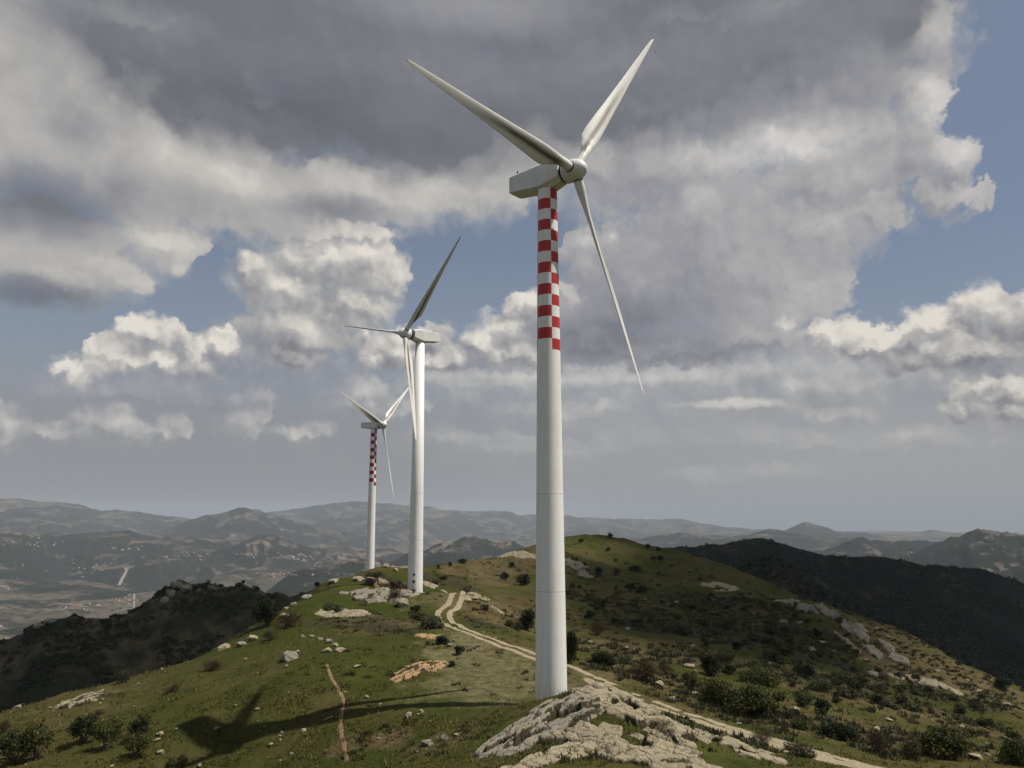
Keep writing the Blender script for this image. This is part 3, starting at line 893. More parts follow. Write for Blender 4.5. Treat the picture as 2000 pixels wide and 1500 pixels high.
def outcrop(name, c, size, rot, label, m, hgt=.7, beds=3.2, dip=.3, res=.11, seed=0, cover=.5, sink=.25, cat="rock outcrop", group=None, lean=0.0, n=None):
    """tilted slabs of bedded rock breaking through the turf: each slab a plane with a broken edge, the highest one showing"""
    a, b = size
    r = np.random.default_rng(seed)
    nx, ny = max(8, int(2.4 * a / res)), max(8, int(2.4 * b / res))
    U, Wv = np.meshgrid(np.linspace(-1.2 * a, 1.2 * a, nx), np.linspace(-1.2 * b, 1.2 * b, ny))
    ca, sa = math.cos(rot), math.sin(rot)
    X = c[0] + U * ca - Wv * sa; Y = c[1] + U * sa + Wv * ca
    base = np.array([ground(x, y)[0].z for x, y in zip(X.ravel(), Y.ravel())]).reshape(X.shape)
    k = 2.6 / beds                                                     # size of a slab
    n = n or int(np.clip(2.6 * a * b / (k * k), 14, 150))
    ww = fbm(U / (1.1 * k), Wv / (1.1 * k), 3, seed) * .22 * k
    wu = fbm(U / (1.3 * k), Wv / (.8 * k), 3, seed + 40) * .30 * k
    H = np.full(X.shape, -9.0); Sd = np.full(X.shape, 9.0); Id = np.zeros(X.shape)
    for q in range(n):
        t = math.sqrt(r.uniform()) * .95; ph = r.uniform(0, 6.283)
        u0, w0 = a * t * math.cos(ph), b * t * math.sin(ph)
        if fbm(u0 / (2.2 * k) + 7, w0 / (1.6 * k), 2, seed + 23) > (cover - .5) * 1.8 + .25: continue
        hu, hw = k * r.uniform(.55, 1.5), k * r.uniform(.22, .55)
        th = r.normal(0, .16) + lean * .2
        du, dw = (U + wu - u0), (Wv + ww - w0)
        pu, pw = du * math.cos(th) + dw * math.sin(th), -du * math.sin(th) + dw * math.cos(th)
        skew = pu + .35 * pw * r.choice((-1, 1))
        sd = np.maximum(np.abs(skew) - hu, np.abs(pw) - hw)
        z0 = hgt * (.25 + .75 * (1 - t * t)) * r.uniform(.38, 1.12)
        pl = z0 + pw * dip * r.uniform(.5, 1.5) + pu * r.normal(0, .07)
        h = pl - np.maximum(sd, 0) * r.uniform(2.2, 4.5) - np.maximum(sd + .10 * k, 0) ** 2 * 1.5
        up = h > H
        H = np.where(up, h, H); Sd = np.where(up, sd, Sd); Id = np.where(up, q, Id)
    H = H + fbm(U / (.9 * k), Wv / (.25 * k), 3, seed + 15) * .05 * k + fbm(U / .35, Wv / .14, 2, seed + 17) * .014
    d = np.hypot(U / a, Wv / b)
    H = np.maximum(H, -sink - .6) - 2.5 * np.maximum(d - 1.0, 0)
    crack_shade = sstep(-.01 * k, .07 * k, Sd)
    Z = base + H
    V = np.stack([X, Y, Z], -1).reshape(-1, 3)
    keep = (H > -.30).ravel()
    i = (np.arange(ny - 1)[:, None] * nx + np.arange(nx - 1)[None]).ravel()
    Q = np.stack([i, i + 1, i + nx + 1, i + nx], -1)
    Q = Q[keep[Q].any(1)]
    used = np.unique(Q); re = np.full(len(V), -1); re[used] = np.arange(len(used))
    o = np.array([c[0], c[1], float(base[ny // 2, nx // 2])])
    ob = link(name, quads_mesh(name, V[used] - o, re[Q]), m)
    ob.location = o
    for nm, val in (('crack_shade', crack_shade), ('slab', (Id * .618) % 1.0)):
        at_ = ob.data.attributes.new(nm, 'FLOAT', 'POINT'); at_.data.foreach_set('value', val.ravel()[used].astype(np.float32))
    return tag(ob, label, cat, group)


def rock_mesh(seed, flat=.7, n=26, rough=.05):
    r = np.random.default_rng(seed)
    P = r.normal(size=(n, 3)); P /= np.linalg.norm(P, axis=1)[:, None]
    P *= r.uniform(.75, 1.1, (n, 1)); P[:, 2] *= flat
    bm = bmesh.new()
    for p in P: bm.verts.new(p)
    res = bmesh.ops.convex_hull(bm, input=bm.verts)
    for v in [v for v in bm.verts if not v.link_faces]: bm.verts.remove(v)
    bmesh.ops.bevel(bm, geom=list(bm.edges), offset=.05, segments=1, affect='EDGES')
    bmesh.ops.triangulate(bm, faces=bm.faces)
    bmesh.ops.subdivide_edges(bm, edges=bm.edges, cuts=1)
    co = np.array([v.co for v in bm.verts])
    k = fbm(co[:, 0] * 2 + co[:, 2] * 1.7, co[:, 1] * 2 - co[:, 2], 3, seed) * rough * 2
    for v, q in zip(bm.verts, k): v.co *= 1 + q
    me = bpy.data.meshes.new("rock"); bm.to_mesh(me); bm.free()
    return me


ROCKS = [rock_mesh(100 + k, [.55, .7, .45, .8, .6, .5][k]) for k in range(6)]
for q in ROCKS: q.materials.append(M_ROCK)
ROCKS_G = [q.copy() for q in ROCKS]
for q in ROCKS_G: q.materials[0] = M_ROCKG
_rk = [0]


def rock(p, size, label, group=None, grey=False, rz=None, name="rock", cat="rock", stretch=None, bury=.25):
    _rk[0] += 1
    o = bpy.data.objects.new(name, (ROCKS_G if grey else ROCKS)[_rk[0] % 6])
    COL.objects.link(o)
    st = stretch or (random.uniform(.8, 1.25), random.uniform(.8, 1.2), random.uniform(.75, 1.05))
    o.scale = tuple(size * q for q in st)
    g_, n_ = ground(p[0], p[1])
    o.location = (p[0], p[1], g_.z + size * st[2] * (.5 - bury))
    o.rotation_euler = (random.uniform(-.2, .2), random.uniform(-.2, .2), random.uniform(0, 6.28) if rz is None else rz)
    return tag(o, label, cat, group)


# the big outcrop in front of the tall turbine, in ledges
def oc(px, py, *a, **k): outcrop("rock_outcrop", (hit(px, py)[0], hit(px, py)[1]), *a, group="pale rock outcrops", **k)


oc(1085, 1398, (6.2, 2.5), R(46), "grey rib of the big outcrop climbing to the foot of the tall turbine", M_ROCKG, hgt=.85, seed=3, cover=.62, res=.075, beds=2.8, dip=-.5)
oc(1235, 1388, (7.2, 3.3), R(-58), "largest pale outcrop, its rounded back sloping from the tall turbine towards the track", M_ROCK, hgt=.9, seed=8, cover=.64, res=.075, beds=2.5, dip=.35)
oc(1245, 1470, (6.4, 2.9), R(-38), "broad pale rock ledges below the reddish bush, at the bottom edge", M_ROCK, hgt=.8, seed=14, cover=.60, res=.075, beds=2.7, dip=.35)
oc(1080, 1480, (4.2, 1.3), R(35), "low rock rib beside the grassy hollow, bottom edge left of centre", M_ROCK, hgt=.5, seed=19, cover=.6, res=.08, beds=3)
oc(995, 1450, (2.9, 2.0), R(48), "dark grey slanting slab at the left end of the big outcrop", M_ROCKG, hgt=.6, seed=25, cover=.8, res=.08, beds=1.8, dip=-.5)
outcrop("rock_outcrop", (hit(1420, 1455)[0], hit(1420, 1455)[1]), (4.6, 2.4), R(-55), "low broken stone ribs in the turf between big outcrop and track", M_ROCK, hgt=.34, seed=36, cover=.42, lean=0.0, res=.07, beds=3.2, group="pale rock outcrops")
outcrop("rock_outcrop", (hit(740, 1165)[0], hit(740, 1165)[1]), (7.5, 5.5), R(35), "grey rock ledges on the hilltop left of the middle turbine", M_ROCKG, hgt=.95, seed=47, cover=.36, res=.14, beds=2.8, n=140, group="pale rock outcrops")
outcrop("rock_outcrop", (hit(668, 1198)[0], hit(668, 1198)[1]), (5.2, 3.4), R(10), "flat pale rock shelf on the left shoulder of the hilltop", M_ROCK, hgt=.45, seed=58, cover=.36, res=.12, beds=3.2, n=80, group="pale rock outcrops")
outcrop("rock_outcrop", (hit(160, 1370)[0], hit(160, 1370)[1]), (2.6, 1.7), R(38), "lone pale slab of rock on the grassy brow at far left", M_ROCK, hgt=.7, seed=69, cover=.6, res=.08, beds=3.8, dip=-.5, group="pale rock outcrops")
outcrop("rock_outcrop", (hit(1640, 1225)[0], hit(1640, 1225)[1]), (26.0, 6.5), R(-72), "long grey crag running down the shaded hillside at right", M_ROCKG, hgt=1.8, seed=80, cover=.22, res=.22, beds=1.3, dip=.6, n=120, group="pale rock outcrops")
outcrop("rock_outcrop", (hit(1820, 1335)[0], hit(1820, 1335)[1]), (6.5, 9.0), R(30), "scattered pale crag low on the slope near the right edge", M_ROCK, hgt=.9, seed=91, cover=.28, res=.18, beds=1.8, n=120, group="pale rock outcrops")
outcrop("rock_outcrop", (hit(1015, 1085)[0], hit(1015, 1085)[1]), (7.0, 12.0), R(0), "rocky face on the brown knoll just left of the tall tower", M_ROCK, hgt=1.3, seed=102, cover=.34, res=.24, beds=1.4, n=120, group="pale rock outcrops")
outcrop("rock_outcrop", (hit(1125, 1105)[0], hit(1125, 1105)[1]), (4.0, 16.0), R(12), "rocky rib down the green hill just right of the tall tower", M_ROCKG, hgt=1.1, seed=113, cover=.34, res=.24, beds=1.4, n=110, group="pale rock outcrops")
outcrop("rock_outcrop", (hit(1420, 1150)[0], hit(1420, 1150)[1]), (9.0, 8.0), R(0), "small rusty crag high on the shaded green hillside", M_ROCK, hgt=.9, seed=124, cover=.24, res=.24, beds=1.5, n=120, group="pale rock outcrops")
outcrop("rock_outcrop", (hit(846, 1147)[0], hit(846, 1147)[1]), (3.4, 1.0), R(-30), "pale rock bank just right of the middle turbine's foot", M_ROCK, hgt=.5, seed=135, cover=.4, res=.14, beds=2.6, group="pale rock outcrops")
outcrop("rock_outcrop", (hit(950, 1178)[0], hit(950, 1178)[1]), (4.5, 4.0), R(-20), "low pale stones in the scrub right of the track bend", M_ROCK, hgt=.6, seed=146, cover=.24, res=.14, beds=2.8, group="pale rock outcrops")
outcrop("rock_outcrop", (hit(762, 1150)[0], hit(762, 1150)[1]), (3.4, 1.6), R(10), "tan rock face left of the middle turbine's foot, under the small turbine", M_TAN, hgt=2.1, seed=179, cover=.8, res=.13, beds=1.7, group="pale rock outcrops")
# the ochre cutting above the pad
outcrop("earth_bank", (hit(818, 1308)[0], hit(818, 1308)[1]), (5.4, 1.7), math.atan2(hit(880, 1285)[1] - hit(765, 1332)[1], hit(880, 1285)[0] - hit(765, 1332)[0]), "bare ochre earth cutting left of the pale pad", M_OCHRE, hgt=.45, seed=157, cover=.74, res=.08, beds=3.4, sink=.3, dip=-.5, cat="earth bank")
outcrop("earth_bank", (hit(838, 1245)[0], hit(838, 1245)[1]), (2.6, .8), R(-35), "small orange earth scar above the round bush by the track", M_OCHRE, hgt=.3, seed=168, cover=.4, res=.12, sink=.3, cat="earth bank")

# single boulders that stand out
def rk(px, py, w, label, **k):
    h = hit(px, py + w * .25)
    return rock(h, w * .5 * math.hypot(h.y, 1) / F, label, **k)


for (px, py, w, lb, kw) in [
    (808 - 22, 1175, 30, "big pale boulder below the left side of the middle turbine", {}),
    (743, 1137, 34, "yellowish block among the hilltop rocks under the small turbine", {}),
    (770, 1140, 26, "upright ochre block beside the foot of the middle turbine", {}),
    (722, 1130, 40, "grey whaleback rock on the hilltop below the small turbine", dict(grey=True)),
    (653, 1131, 26, "pale boulder at the left end of the hilltop skyline", {}),
    (700, 1128, 24, "flat topped rock on the skyline left of the small tower", {}),
    (565, 1280, 34, "grey boulder standing on the open left slope", dict(grey=True)),
    (580, 1271, 16, "stone touching the right of the grey boulder on the left slope", dict(grey=True)),
    (640, 1268, 22, "pale stone under the dark scrub, left one of the pair", {}),
    (667, 1266, 26, "pale stone under the dark scrub, right one of the pair", {}),
    (655, 1258, 16, "small pale stone lying above the pair under the dark scrub", {}),
    (643, 1250, 18, "whitish rock at the lower edge of the dark scrub patch", dict(grey=True)),
    (625, 1246, 14, "small whitish rock left of the one at the scrub's lower edge", dict(grey=True)),
    (608, 1241, 14, "leftmost whitish rock along the scrub's lower edge", dict(grey=True)),
    (590, 1243, 12, "tiny rock in the turf above the grey boulder", dict(grey=True)),
    (490, 1245, 30, "tan rock on the left skyline below the dark round tree", {}),
    (470, 1255, 28, "darker rock beside the tan rock on the left skyline", dict(grey=True)),
    (437, 1262, 24, "lowest pale rock of the row on the left skyline", {}),
    (555, 1200, 18, "white stone on the skyline just right of the dark round tree", {}),
    (560, 1186, 14, "white stone by the brow above the dark round tree's right side", {}),
    (598, 1165, 22, "grey stones on the skyline at the left end of the green shoulder", dict(grey=True)),
    (575, 1178, 16, "small grey stone on the skyline below the green shoulder", dict(grey=True)),
    (642, 1398, 22, "long white stone lying beside the narrow path", dict(stretch=(1.3, .3, .3))),
    (798, 1394, 24, "grey stone standing inside the tower's shadow", dict(grey=True, stretch=(.9, .5, 1.0))),
    (822, 1388, 14, "small stone inside the tower's shadow, right of the larger one", dict(grey=True)),
    (835, 1446, 36, "pitted grey rock below the tower's shadow", dict(grey=True, stretch=(1.1, .6, .8))),
    (868, 1440, 16, "mossy stone just right of the pitted grey rock", dict(grey=True)),
    (715, 1360, 14, "white stone right of the narrow path's bend", {}),
    (743, 1372, 12, "thin pale stone lying on the turf above the tower's shadow", dict(stretch=(1.2, .35, .35))),
    (698, 1299, 16, "pale stone in the pebbly patch left of the ochre cutting", {}),
    (312, 1432, 14, "upper pale stone of three near the left bushes", {}),
    (305, 1443, 14, "middle pale stone of three near the left bushes", {}),
    (314, 1468, 14, "lowest white stone of three near the left bushes", {}),
    (36, 1377, 16, "pale rocks on the brow at the left edge", dict(grey=True)),
    (97, 1381, 10, "white stone on the open brow left of the lone slab", {}),
    (422, 1422, 14, "whitish stone in the grass left of the blade's shadow", {}),
    (593, 1425, 14, "pale stone above the long shadow, left of the path", {}),
    (1346, 1297, 26, "white boulder beside the dark bush across the track", {}),
    (1360, 1312, 14, "small stone at the foot of the white boulder across the track", {}),
    (1287, 1332, 24, "tan boulder on the brown slope beyond the track", {}),
    (1356, 1352, 14, "stone below the little tree beyond the track", {}),
    (1585, 1265, 16, "pale stone on the dark slope left of the long crag", {}),
    (1607, 1253, 14, "squarish pale stone just left of the long crag", {}),
    (1705, 1312, 24, "pale block at the lower end of the long crag", {}),
    (1962, 1372, 22, "white slanting stone near the right edge", dict(stretch=(1.3, .5, .5))),
    (1530, 1212, 22, "cluster of grey stones on the shaded slope left of the crag", dict(grey=True)),
    (1735, 1405, 16, "whitish stone in the brown scrub above the big right bush", {}),
    (1880, 1418, 12, "small flat stone right of the big right bush", {}),
    (893, 1262, 16, "whitish stones under the round bush by the track", dict(grey=True)),
    (880, 1257, 12, "smaller whitish stone under the round bush by the track", dict(grey=True)),
    (925, 1165, 16, "flat pale stone in the scrub above the track bend", dict(stretch=(1.4, .7, .4))),
    (773, 1112, 16, "small block on the skyline between the two distant turbines", {}),
]:
    rk(px, py, w, lb, group="loose rocks on the hill", **kw)

# smaller loose stones
lab = "small pale stone lying loose in the turf of the left slope"
spots = []
for _ in range(1500):
    px, py = random.uniform(0, 1000), random.uniform(1215, 1497)
    if len(spots) >= 95: break
    h = hit(px, py)
    if h is None or h.y > 125: continue
    d = fbm(h.x / 9, h.y / 9, 2, 61)
    if d < .02 and random.random() < .82: continue
    if min(math.hypot(h.x - c[0], h.y - c[1]) for c in TW) < 4: continue
    spots.append(h)
for h in spots:
    rock(h, random.choice([.09, .11, .13, .16, .2, .28]), lab, group="small loose stones on the left slope", name="stone", cat="stone", grey=random.random() < .4)
lab2 = "small pale stone lying in the scrub of the right hillside"
n_ = 0
for _ in range(900):
    if n_ >= 70: break
    px, py = random.uniform(1130, 1990), random.uniform(1170, 1490)
    h = hit(px, py)
    if h is None or fbm(h.x / 14, h.y / 14, 2, 62) < .05: continue
    rock(h, random.uniform(.16, .5) * (1 + h.y / 300), lab2, group="small stones on the right hillside", name="stone", cat="stone", grey=random.random() < .5); n_ += 1

# ------------------------------------------------------------------ shrubs and trees
def m_leaf(name, dark, light, tip, trans=.22, tipk=.6):
    m, g, b = mat(name)
    oi = g.n.new('ShaderNodeObjectInfo').outputs['Random']
    tc = g.n.new('ShaderNodeTexCoord').outputs['Object']
    n = g.noise(tc, 1.6, 3, .6)
    pn = g.n.new('ShaderNodeNewGeometry').outputs['Random Per Island']
    c = g.mix(g.ramp(g.add(g.mul(pn, .55), g.mul(n, .45)), .25, .75), dark, light)
    c = g.mix(g.mul(g.ramp(n, .52, .68), tipk), c, tip)
    hs = g.n.new('ShaderNodeHueSaturation')
    g.put(hs.inputs['Hue'], g.mad(oi, .05, .475)); g.put(hs.inputs['Value'], g.mad(oi, .5, .75)); g.put(hs.inputs['Color'], c)
    g.l.new(hs.outputs[0], b.inputs['Base Color'])
    b.inputs['Roughness'].default_value = .6
    b.inputs['Specular IOR Level'].default_value = .08
    t = g.n.new('ShaderNodeBsdfTranslucent'); g.l.new(hs.outputs[0], t.inputs[0])
    mx = g.n.new('ShaderNodeMixShader'); mx.inputs[0].default_value = trans
    out = g.n['Material Output']
    g.l.new(b.outputs[0], mx.inputs[1]); g.l.new(t.outputs[0], mx.inputs[2]); g.l.new(mx.outputs[0], out.inputs[0])
    return m


L_GREEN = m_leaf("leaf_dark_green", (.020, .026, .008), (.082, .090, .027), (.15, .14, .04), tipk=.8)
L_OLIVE = m_leaf("leaf_grey_olive", (.032, .036, .019), (.095, .098, .052), (.125, .122, .062))
L_BROWN = m_leaf("dry_twigs", (.030, .022, .012), (.085, .060, .028), (.125, .078, .032), trans=.12)
L_BLACK = m_leaf("leaf_holm_oak", (.010, .014, .007), (.034, .042, .017), (.055, .060, .024))
M_BARK, _g, _b = mat("bark")
_g.l.new(_g.mix(_g.noise(pos(_g), 3.0, 4, .6), (.035, .028, .02), (.11, .092, .068)), _b.inputs['Base Color'])


def leaves(seed, lumps, n, size, spread=(1, 1, .8), up=.35, hollow=.55, base=.12, aspect=.6):
    """many small leaf faces in the clumps of a crown of radius 1 standing on z = 0"""
    r = np.random.default_rng(seed)
    C = []
    for k in range(lumps):
        a = r.uniform(0, 6.283); d = math.sqrt(r.uniform(0, 1)) * .68
        z = base + .28 + r.uniform(0, 1) * (1.05 - .55 * d)
        C.append((d * math.cos(a) * spread[0], d * math.sin(a) * spread[1], z * spread[2], r.uniform(.24, .46)))
    C = np.array(C)
    w = C[:, 3] ** 2; idx = r.choice(len(C), n, p=w / w.sum())
    D = r.normal(size=(n, 3)); D /= np.linalg.norm(D, axis=1)[:, None]
    rad = C[idx, 3] * (hollow + (1.12 - hollow) * r.uniform(0, 1, n) ** .6)
    stray = r.uniform(0, 1, n) < .08; rad[stray] *= r.uniform(1.1, 1.45, stray.sum())
    Pt = C[idx, :3] + D * rad[:, None] * np.array([1, 1, .8])
    Pt[:, 2] = np.maximum(Pt[:, 2], base * r.uniform(.3, 1, n))
    N = D * .6 + r.normal(size=(n, 3)) * .6 + np.array([0, 0, up]); N /= np.linalg.norm(N, axis=1)[:, None]
    T = np.cross(N, r.normal(size=(n, 3))); T /= np.linalg.norm(T, axis=1)[:, None]
    B = np.cross(N, T)
    s = (size * r.uniform(.6, 1.35, n))[:, None]
    k = aspect
    V = np.stack([Pt - T * s, Pt - B * s * k + N * s * .15, Pt + T * s, Pt + B * s * k + N * s * .15], 1).reshape(-1, 3)
    return quads_mesh("foliage", V, np.arange(4 * n).reshape(-1, 4)), C


def limbs(C, r0=.06, base_r=.10, seed=0, trunk=.25):
    """stems from the root to the clumps"""
    V, Fc = [], []
    r = np.random.default_rng(seed)
    for c in C:
        p0 = np.array([r.uniform(-base_r, base_r), r.uniform(-base_r, base_r), -.12])
        p1 = np.array([p0[0] * .6 + c[0] * .25, p0[1] * .6 + c[1] * .25, trunk + .15 * r.uniform()])
        p2 = c[:3]
        pts = [p0 * (1 - t) ** 2 + 2 * p1 * t * (1 - t) + p2 * t * t for t in np.linspace(0, 1, 6)]
        o = len(V)
        for i, p in enumerate(pts):
            rad = r0 * (1 - .75 * i / 5) * r.uniform(.8, 1.1)
            for k in range(5):
                V.append((p[0] + rad * math.cos(k * 1.2566), p[1] + rad * math.sin(k * 1.2566), p[2]))
        for i in range(5):
            for k in range(5):
                Fc.append((o + i * 5 + k, o + i * 5 + (k + 1) % 5, o + i * 5 + 5 + (k + 1) % 5, o + i * 5 + 5 + k))
    return mesh("stems", V, Fc)


def kind(seed, lumps, n, size, m, **k):
    me, C = leaves(seed, lumps, n, size, **k); me.materials.append(m)
    st = limbs(C[: min(len(C), 9)], seed=seed); st.materials.append(M_BARK)
    return me, st


KINDS = {
    'round': [kind(200 + k, 26, 4600, .052, L_GREEN, base=.0, spread=(1.05, 1.05, .8)) for k in range(3)],
    'olive': [kind(210 + k, 18, 2800, .055, L_OLIVE, hollow=.35, base=.02) for k in range(2)],
    'oak': [kind(220 + k, 16, 3200, .06, L_BLACK, spread=(.95, .95, .95)) for k in range(2)],
    'loose': [kind(230 + k, 10, 1500, .062, L_BLACK if k % 2 else L_GREEN, hollow=.2, base=.35, spread=(1, 1, .95)) for k in range(4)],
    'brown': [kind(240 + k, 13, 2400, .05, L_BROWN, hollow=.2, up=.1, aspect=.25, spread=(1, 1, .75)) for k in range(3)],
    'low': [kind(250 + k, 14, 1500, .07, L_OLIVE if k % 2 else L_GREEN, spread=(1.1, 1.1, .45), base=.05) for k in range(4)],
}
SMALL = {
    'round': [kind(300 + k, 9, 520, .12, L_GREEN, spread=(1, 1, .85))[0] for k in range(4)],
    'olive': [kind(310 + k, 9, 420, .12, L_OLIVE, spread=(1, 1, .75))[0] for k in range(4)],
    'oak': [kind(320 + k, 9, 480, .12, L_BLACK)[0] for k in range(3)],
    'brown': [kind(330 + k, 9, 420, .10, L_BROWN, aspect=.3, spread=(1, 1, .7))[0] for k in range(4)],
    'low': [kind(340 + k, 9, 360, .13, L_OLIVE if k % 2 else L_GREEN, spread=(1.1, 1.1, .45), base=.04)[0] for k in range(4)],
}
_n = {}


def pick(tab, k):
    _n[k] = _n.get(k, -1) + 1
    return tab[k][_n[k] % len(tab[k])]


def shrub(p, rad, hgt, k, label, group=None, name="shrub", cat="shrub", small=False, stem_name="stems"):
    zz = {'low': 1.0, 'brown': 1.3}.get(k, 1.48); rad *= .86
    sz = (rad, rad * random.uniform(.85, 1.15), hgt / zz)
    rz = random.uniform(0, 6.283)
    if small:
        o = bpy.data.objects.new(name, pick(SMALL, k)); COL.objects.link(o)
    else:
        o = bpy.data.objects.new(name, None); COL.objects.link(o); o.empty_display_size = .3
        a, b = pick(KINDS, k)
        for nm, me in (("foliage", a), (stem_name, b)):
            c = bpy.data.objects.new(nm, me); COL.objects.link(c); c.parent = o
    o.location = (p[0], p[1], p[2] - .04 * hgt); o.scale = sz; o.rotation_euler = (0, 0, rz)
    return tag(o, label, cat, group)


BIG = [  # px, base py, width, height (photo pixels), kind, label
    (1402, 1374, 76, 62, 'round', "left and smaller bush of the dense green pair beside the track"),
    (1470, 1394, 116, 78, 'round', "large dense dark green bush beside the track, right of its smaller twin"),
    (1848, 1480, 112, 84, 'round', "biggest green bush at the lower right, past the track's end"),
    (1780, 1484, 46, 52, 'olive', "grey olive shrub touching the left of the biggest lower right bush"),
    (1722, 1474, 58, 50, 'brown', "dark brown shrub between the track and the biggest right bush"),
    (1650, 1448, 44, 38, 'oak', "small dark rounded bush right of the dense pair, above the track"),
    (1563, 1424, 44, 20, 'low', "low dark cushion bush on the turf below the grey olive one"),
    (1570, 1382, 44, 46, 'olive', "grey olive bush right of the dense green pair"),
    (1490, 1338, 84, 42, 'round', "bright topped bush behind the dense green pair"),
    (1385, 1318, 56, 50, 'oak', "dark bush just right of the white boulder across the track"),
    (1347, 1352, 36, 36, 'loose', "little tree with a bare stem left of the dense green pair"),
    (1605, 1350, 50, 34, 'olive', "wide olive bush in the hollow right of the bright topped one"),
    (1575, 1322, 40, 26, 'oak', "small dark bush in the hollow above the wide olive one"),
    (1655, 1362, 56, 26, 'low', "spreading low bush right of the wide olive one"),
    (1640, 1330, 36, 28, 'olive', "grey bush just below the foot of the long crag"),
    (1988, 1494, 70, 72, 'round', "green bush cut by the right edge at the bottom corner"),
    (1030, 1228, 42, 46, 'oak', "very dark bush touching the left side of the tall tower"),
    (1004, 1228, 40, 22, 'low', "low green bush left of the very dark one by the tall tower"),
    (1116, 1296, 34, 74, 'oak', "tall dark bush touching the right side of the tall tower"),
    (1168, 1240, 46, 28, 'brown', "reddish brown shrub on the slope right of the tall tower"),
    (1180, 1300, 56, 32, 'oak', "dark bush on the brown bank across the track"),
    (1255, 1332, 74, 46, 'brown', "rusty orange shrub on the bank across the track"),
    (1222, 1296, 40, 26, 'olive', "olive shrub uphill of the rusty orange one"),
    (1300, 1318, 46, 30, 'brown', "brown shrub right of the rusty orange one"),
    (521, 1222, 58, 64, 'oak', "dark round tree alone on the left skyline"),
    (560, 1226, 74, 34, 'brown', "brown shrub on the brow right of the dark round tree"),
    (528, 1250, 40, 20, 'brown', "low brown shrub below the dark round tree"),
    (864, 1258, 32, 20, 'oak', "round dark bush above the whitish stones by the track"),
    (897, 1278, 26, 20, 'oak', "dark bush at the top right end of the ochre cutting"),
    (881, 1302, 20, 13, 'oak', "small round bush in front of the ochre cutting"),
    (842, 1226, 60, 28, 'low', "low dark bush inside the track's bend"),
    (818, 1212, 40, 20, 'low', "low bush up the slope from the one inside the track's bend"),
    (733, 1134, 40, 26, 'olive', "olive bush at the foot of the smallest turbine"),
    (772, 1172, 44, 30, 'brown', "dark brown thorny shrub left of the middle turbine's foot"),
    (812, 1196, 24, 16, 'oak', "small dark bush right of the big pale boulder"),
    (648, 1196, 44, 24, 'low', "green bush on the left shoulder under the green brow"),
    (620, 1142, 16, 12, 'oak', "small dark bush on the skyline at the left end of the hilltop"),
    (28, 1492, 70, 44, 'loose', "front bush of the dark clump in the lower left corner"),
    (72, 1482, 64, 58, 'loose', "taller rear bush of the dark clump in the lower left corner"),
    (160, 1452, 66, 42, 'loose', "dark bush casting a long shadow, right of the corner clump"),
    (207, 1466, 50, 44, 'loose', "dark bush in the middle of the lower left row"),
    (270, 1448, 40, 38, 'loose', "upper bush of the pair at the right end of the lower left row"),
    (263, 1480, 50, 36, 'loose', "lower bush of the pair at the right end of the lower left row"),
    (192, 1396, 30, 11, 'brown', "tiny dark tuft below the lone slab on the left brow"),
    (8, 1430, 30, 26, 'brown', "brown shrub cut by the left edge"),
    (345, 1496, 40, 24, 'low', "low bush beside the rotor's shadow at the bottom edge"),
    (1292, 1432, 90, 26, 'brown', "reddish brown dwarf bush between the two parts of the big outcrop"),
    (1560, 1472, 70, 20, 'low', "dark green creeping bush on the verge below the track"),
    (1490, 1448, 60, 16, 'brown', "brown verge shrub left of the creeping green one"),
    (412, 1310, 60, 22, 'brown', "brown shrub on the left slope above the blade's shadow"),
    (335, 1352, 44, 18, 'brown', "low brown shrub right of the lone slab on the left slope"),
    (1960, 1345, 40, 26, 'oak', "dark bush on the rim at the right edge"),
    (1420, 1290, 60, 30, 'olive', "grey bush in the hollow above the dense green pair"),
    (1330, 1240, 50, 28, 'olive', "grey olive bush in the shaded gully"),
    (1510, 1290, 46, 30, 'olive', "grey bush in the hollow right of the grey bush above the pair"),
]
for (px, py, w, hh, k, lb) in BIG:
    h = hit(px, py)
    if h is None: continue
    f = math.hypot(h.y, HC - h.z) / F
    tree = 'tree' in lb
    if px < 300 and k == 'loose': w *= 1.2; hh *= 1.15
    shrub(h, w * .5 * f, hh * f * (.86 if k in ('round', 'olive', 'oak') else 1), k, lb, "shrubs standing out on the hill", name="tree" if tree else "shrub", cat="tree" if tree else "shrub", stem_name="trunk" if tree else "stems")

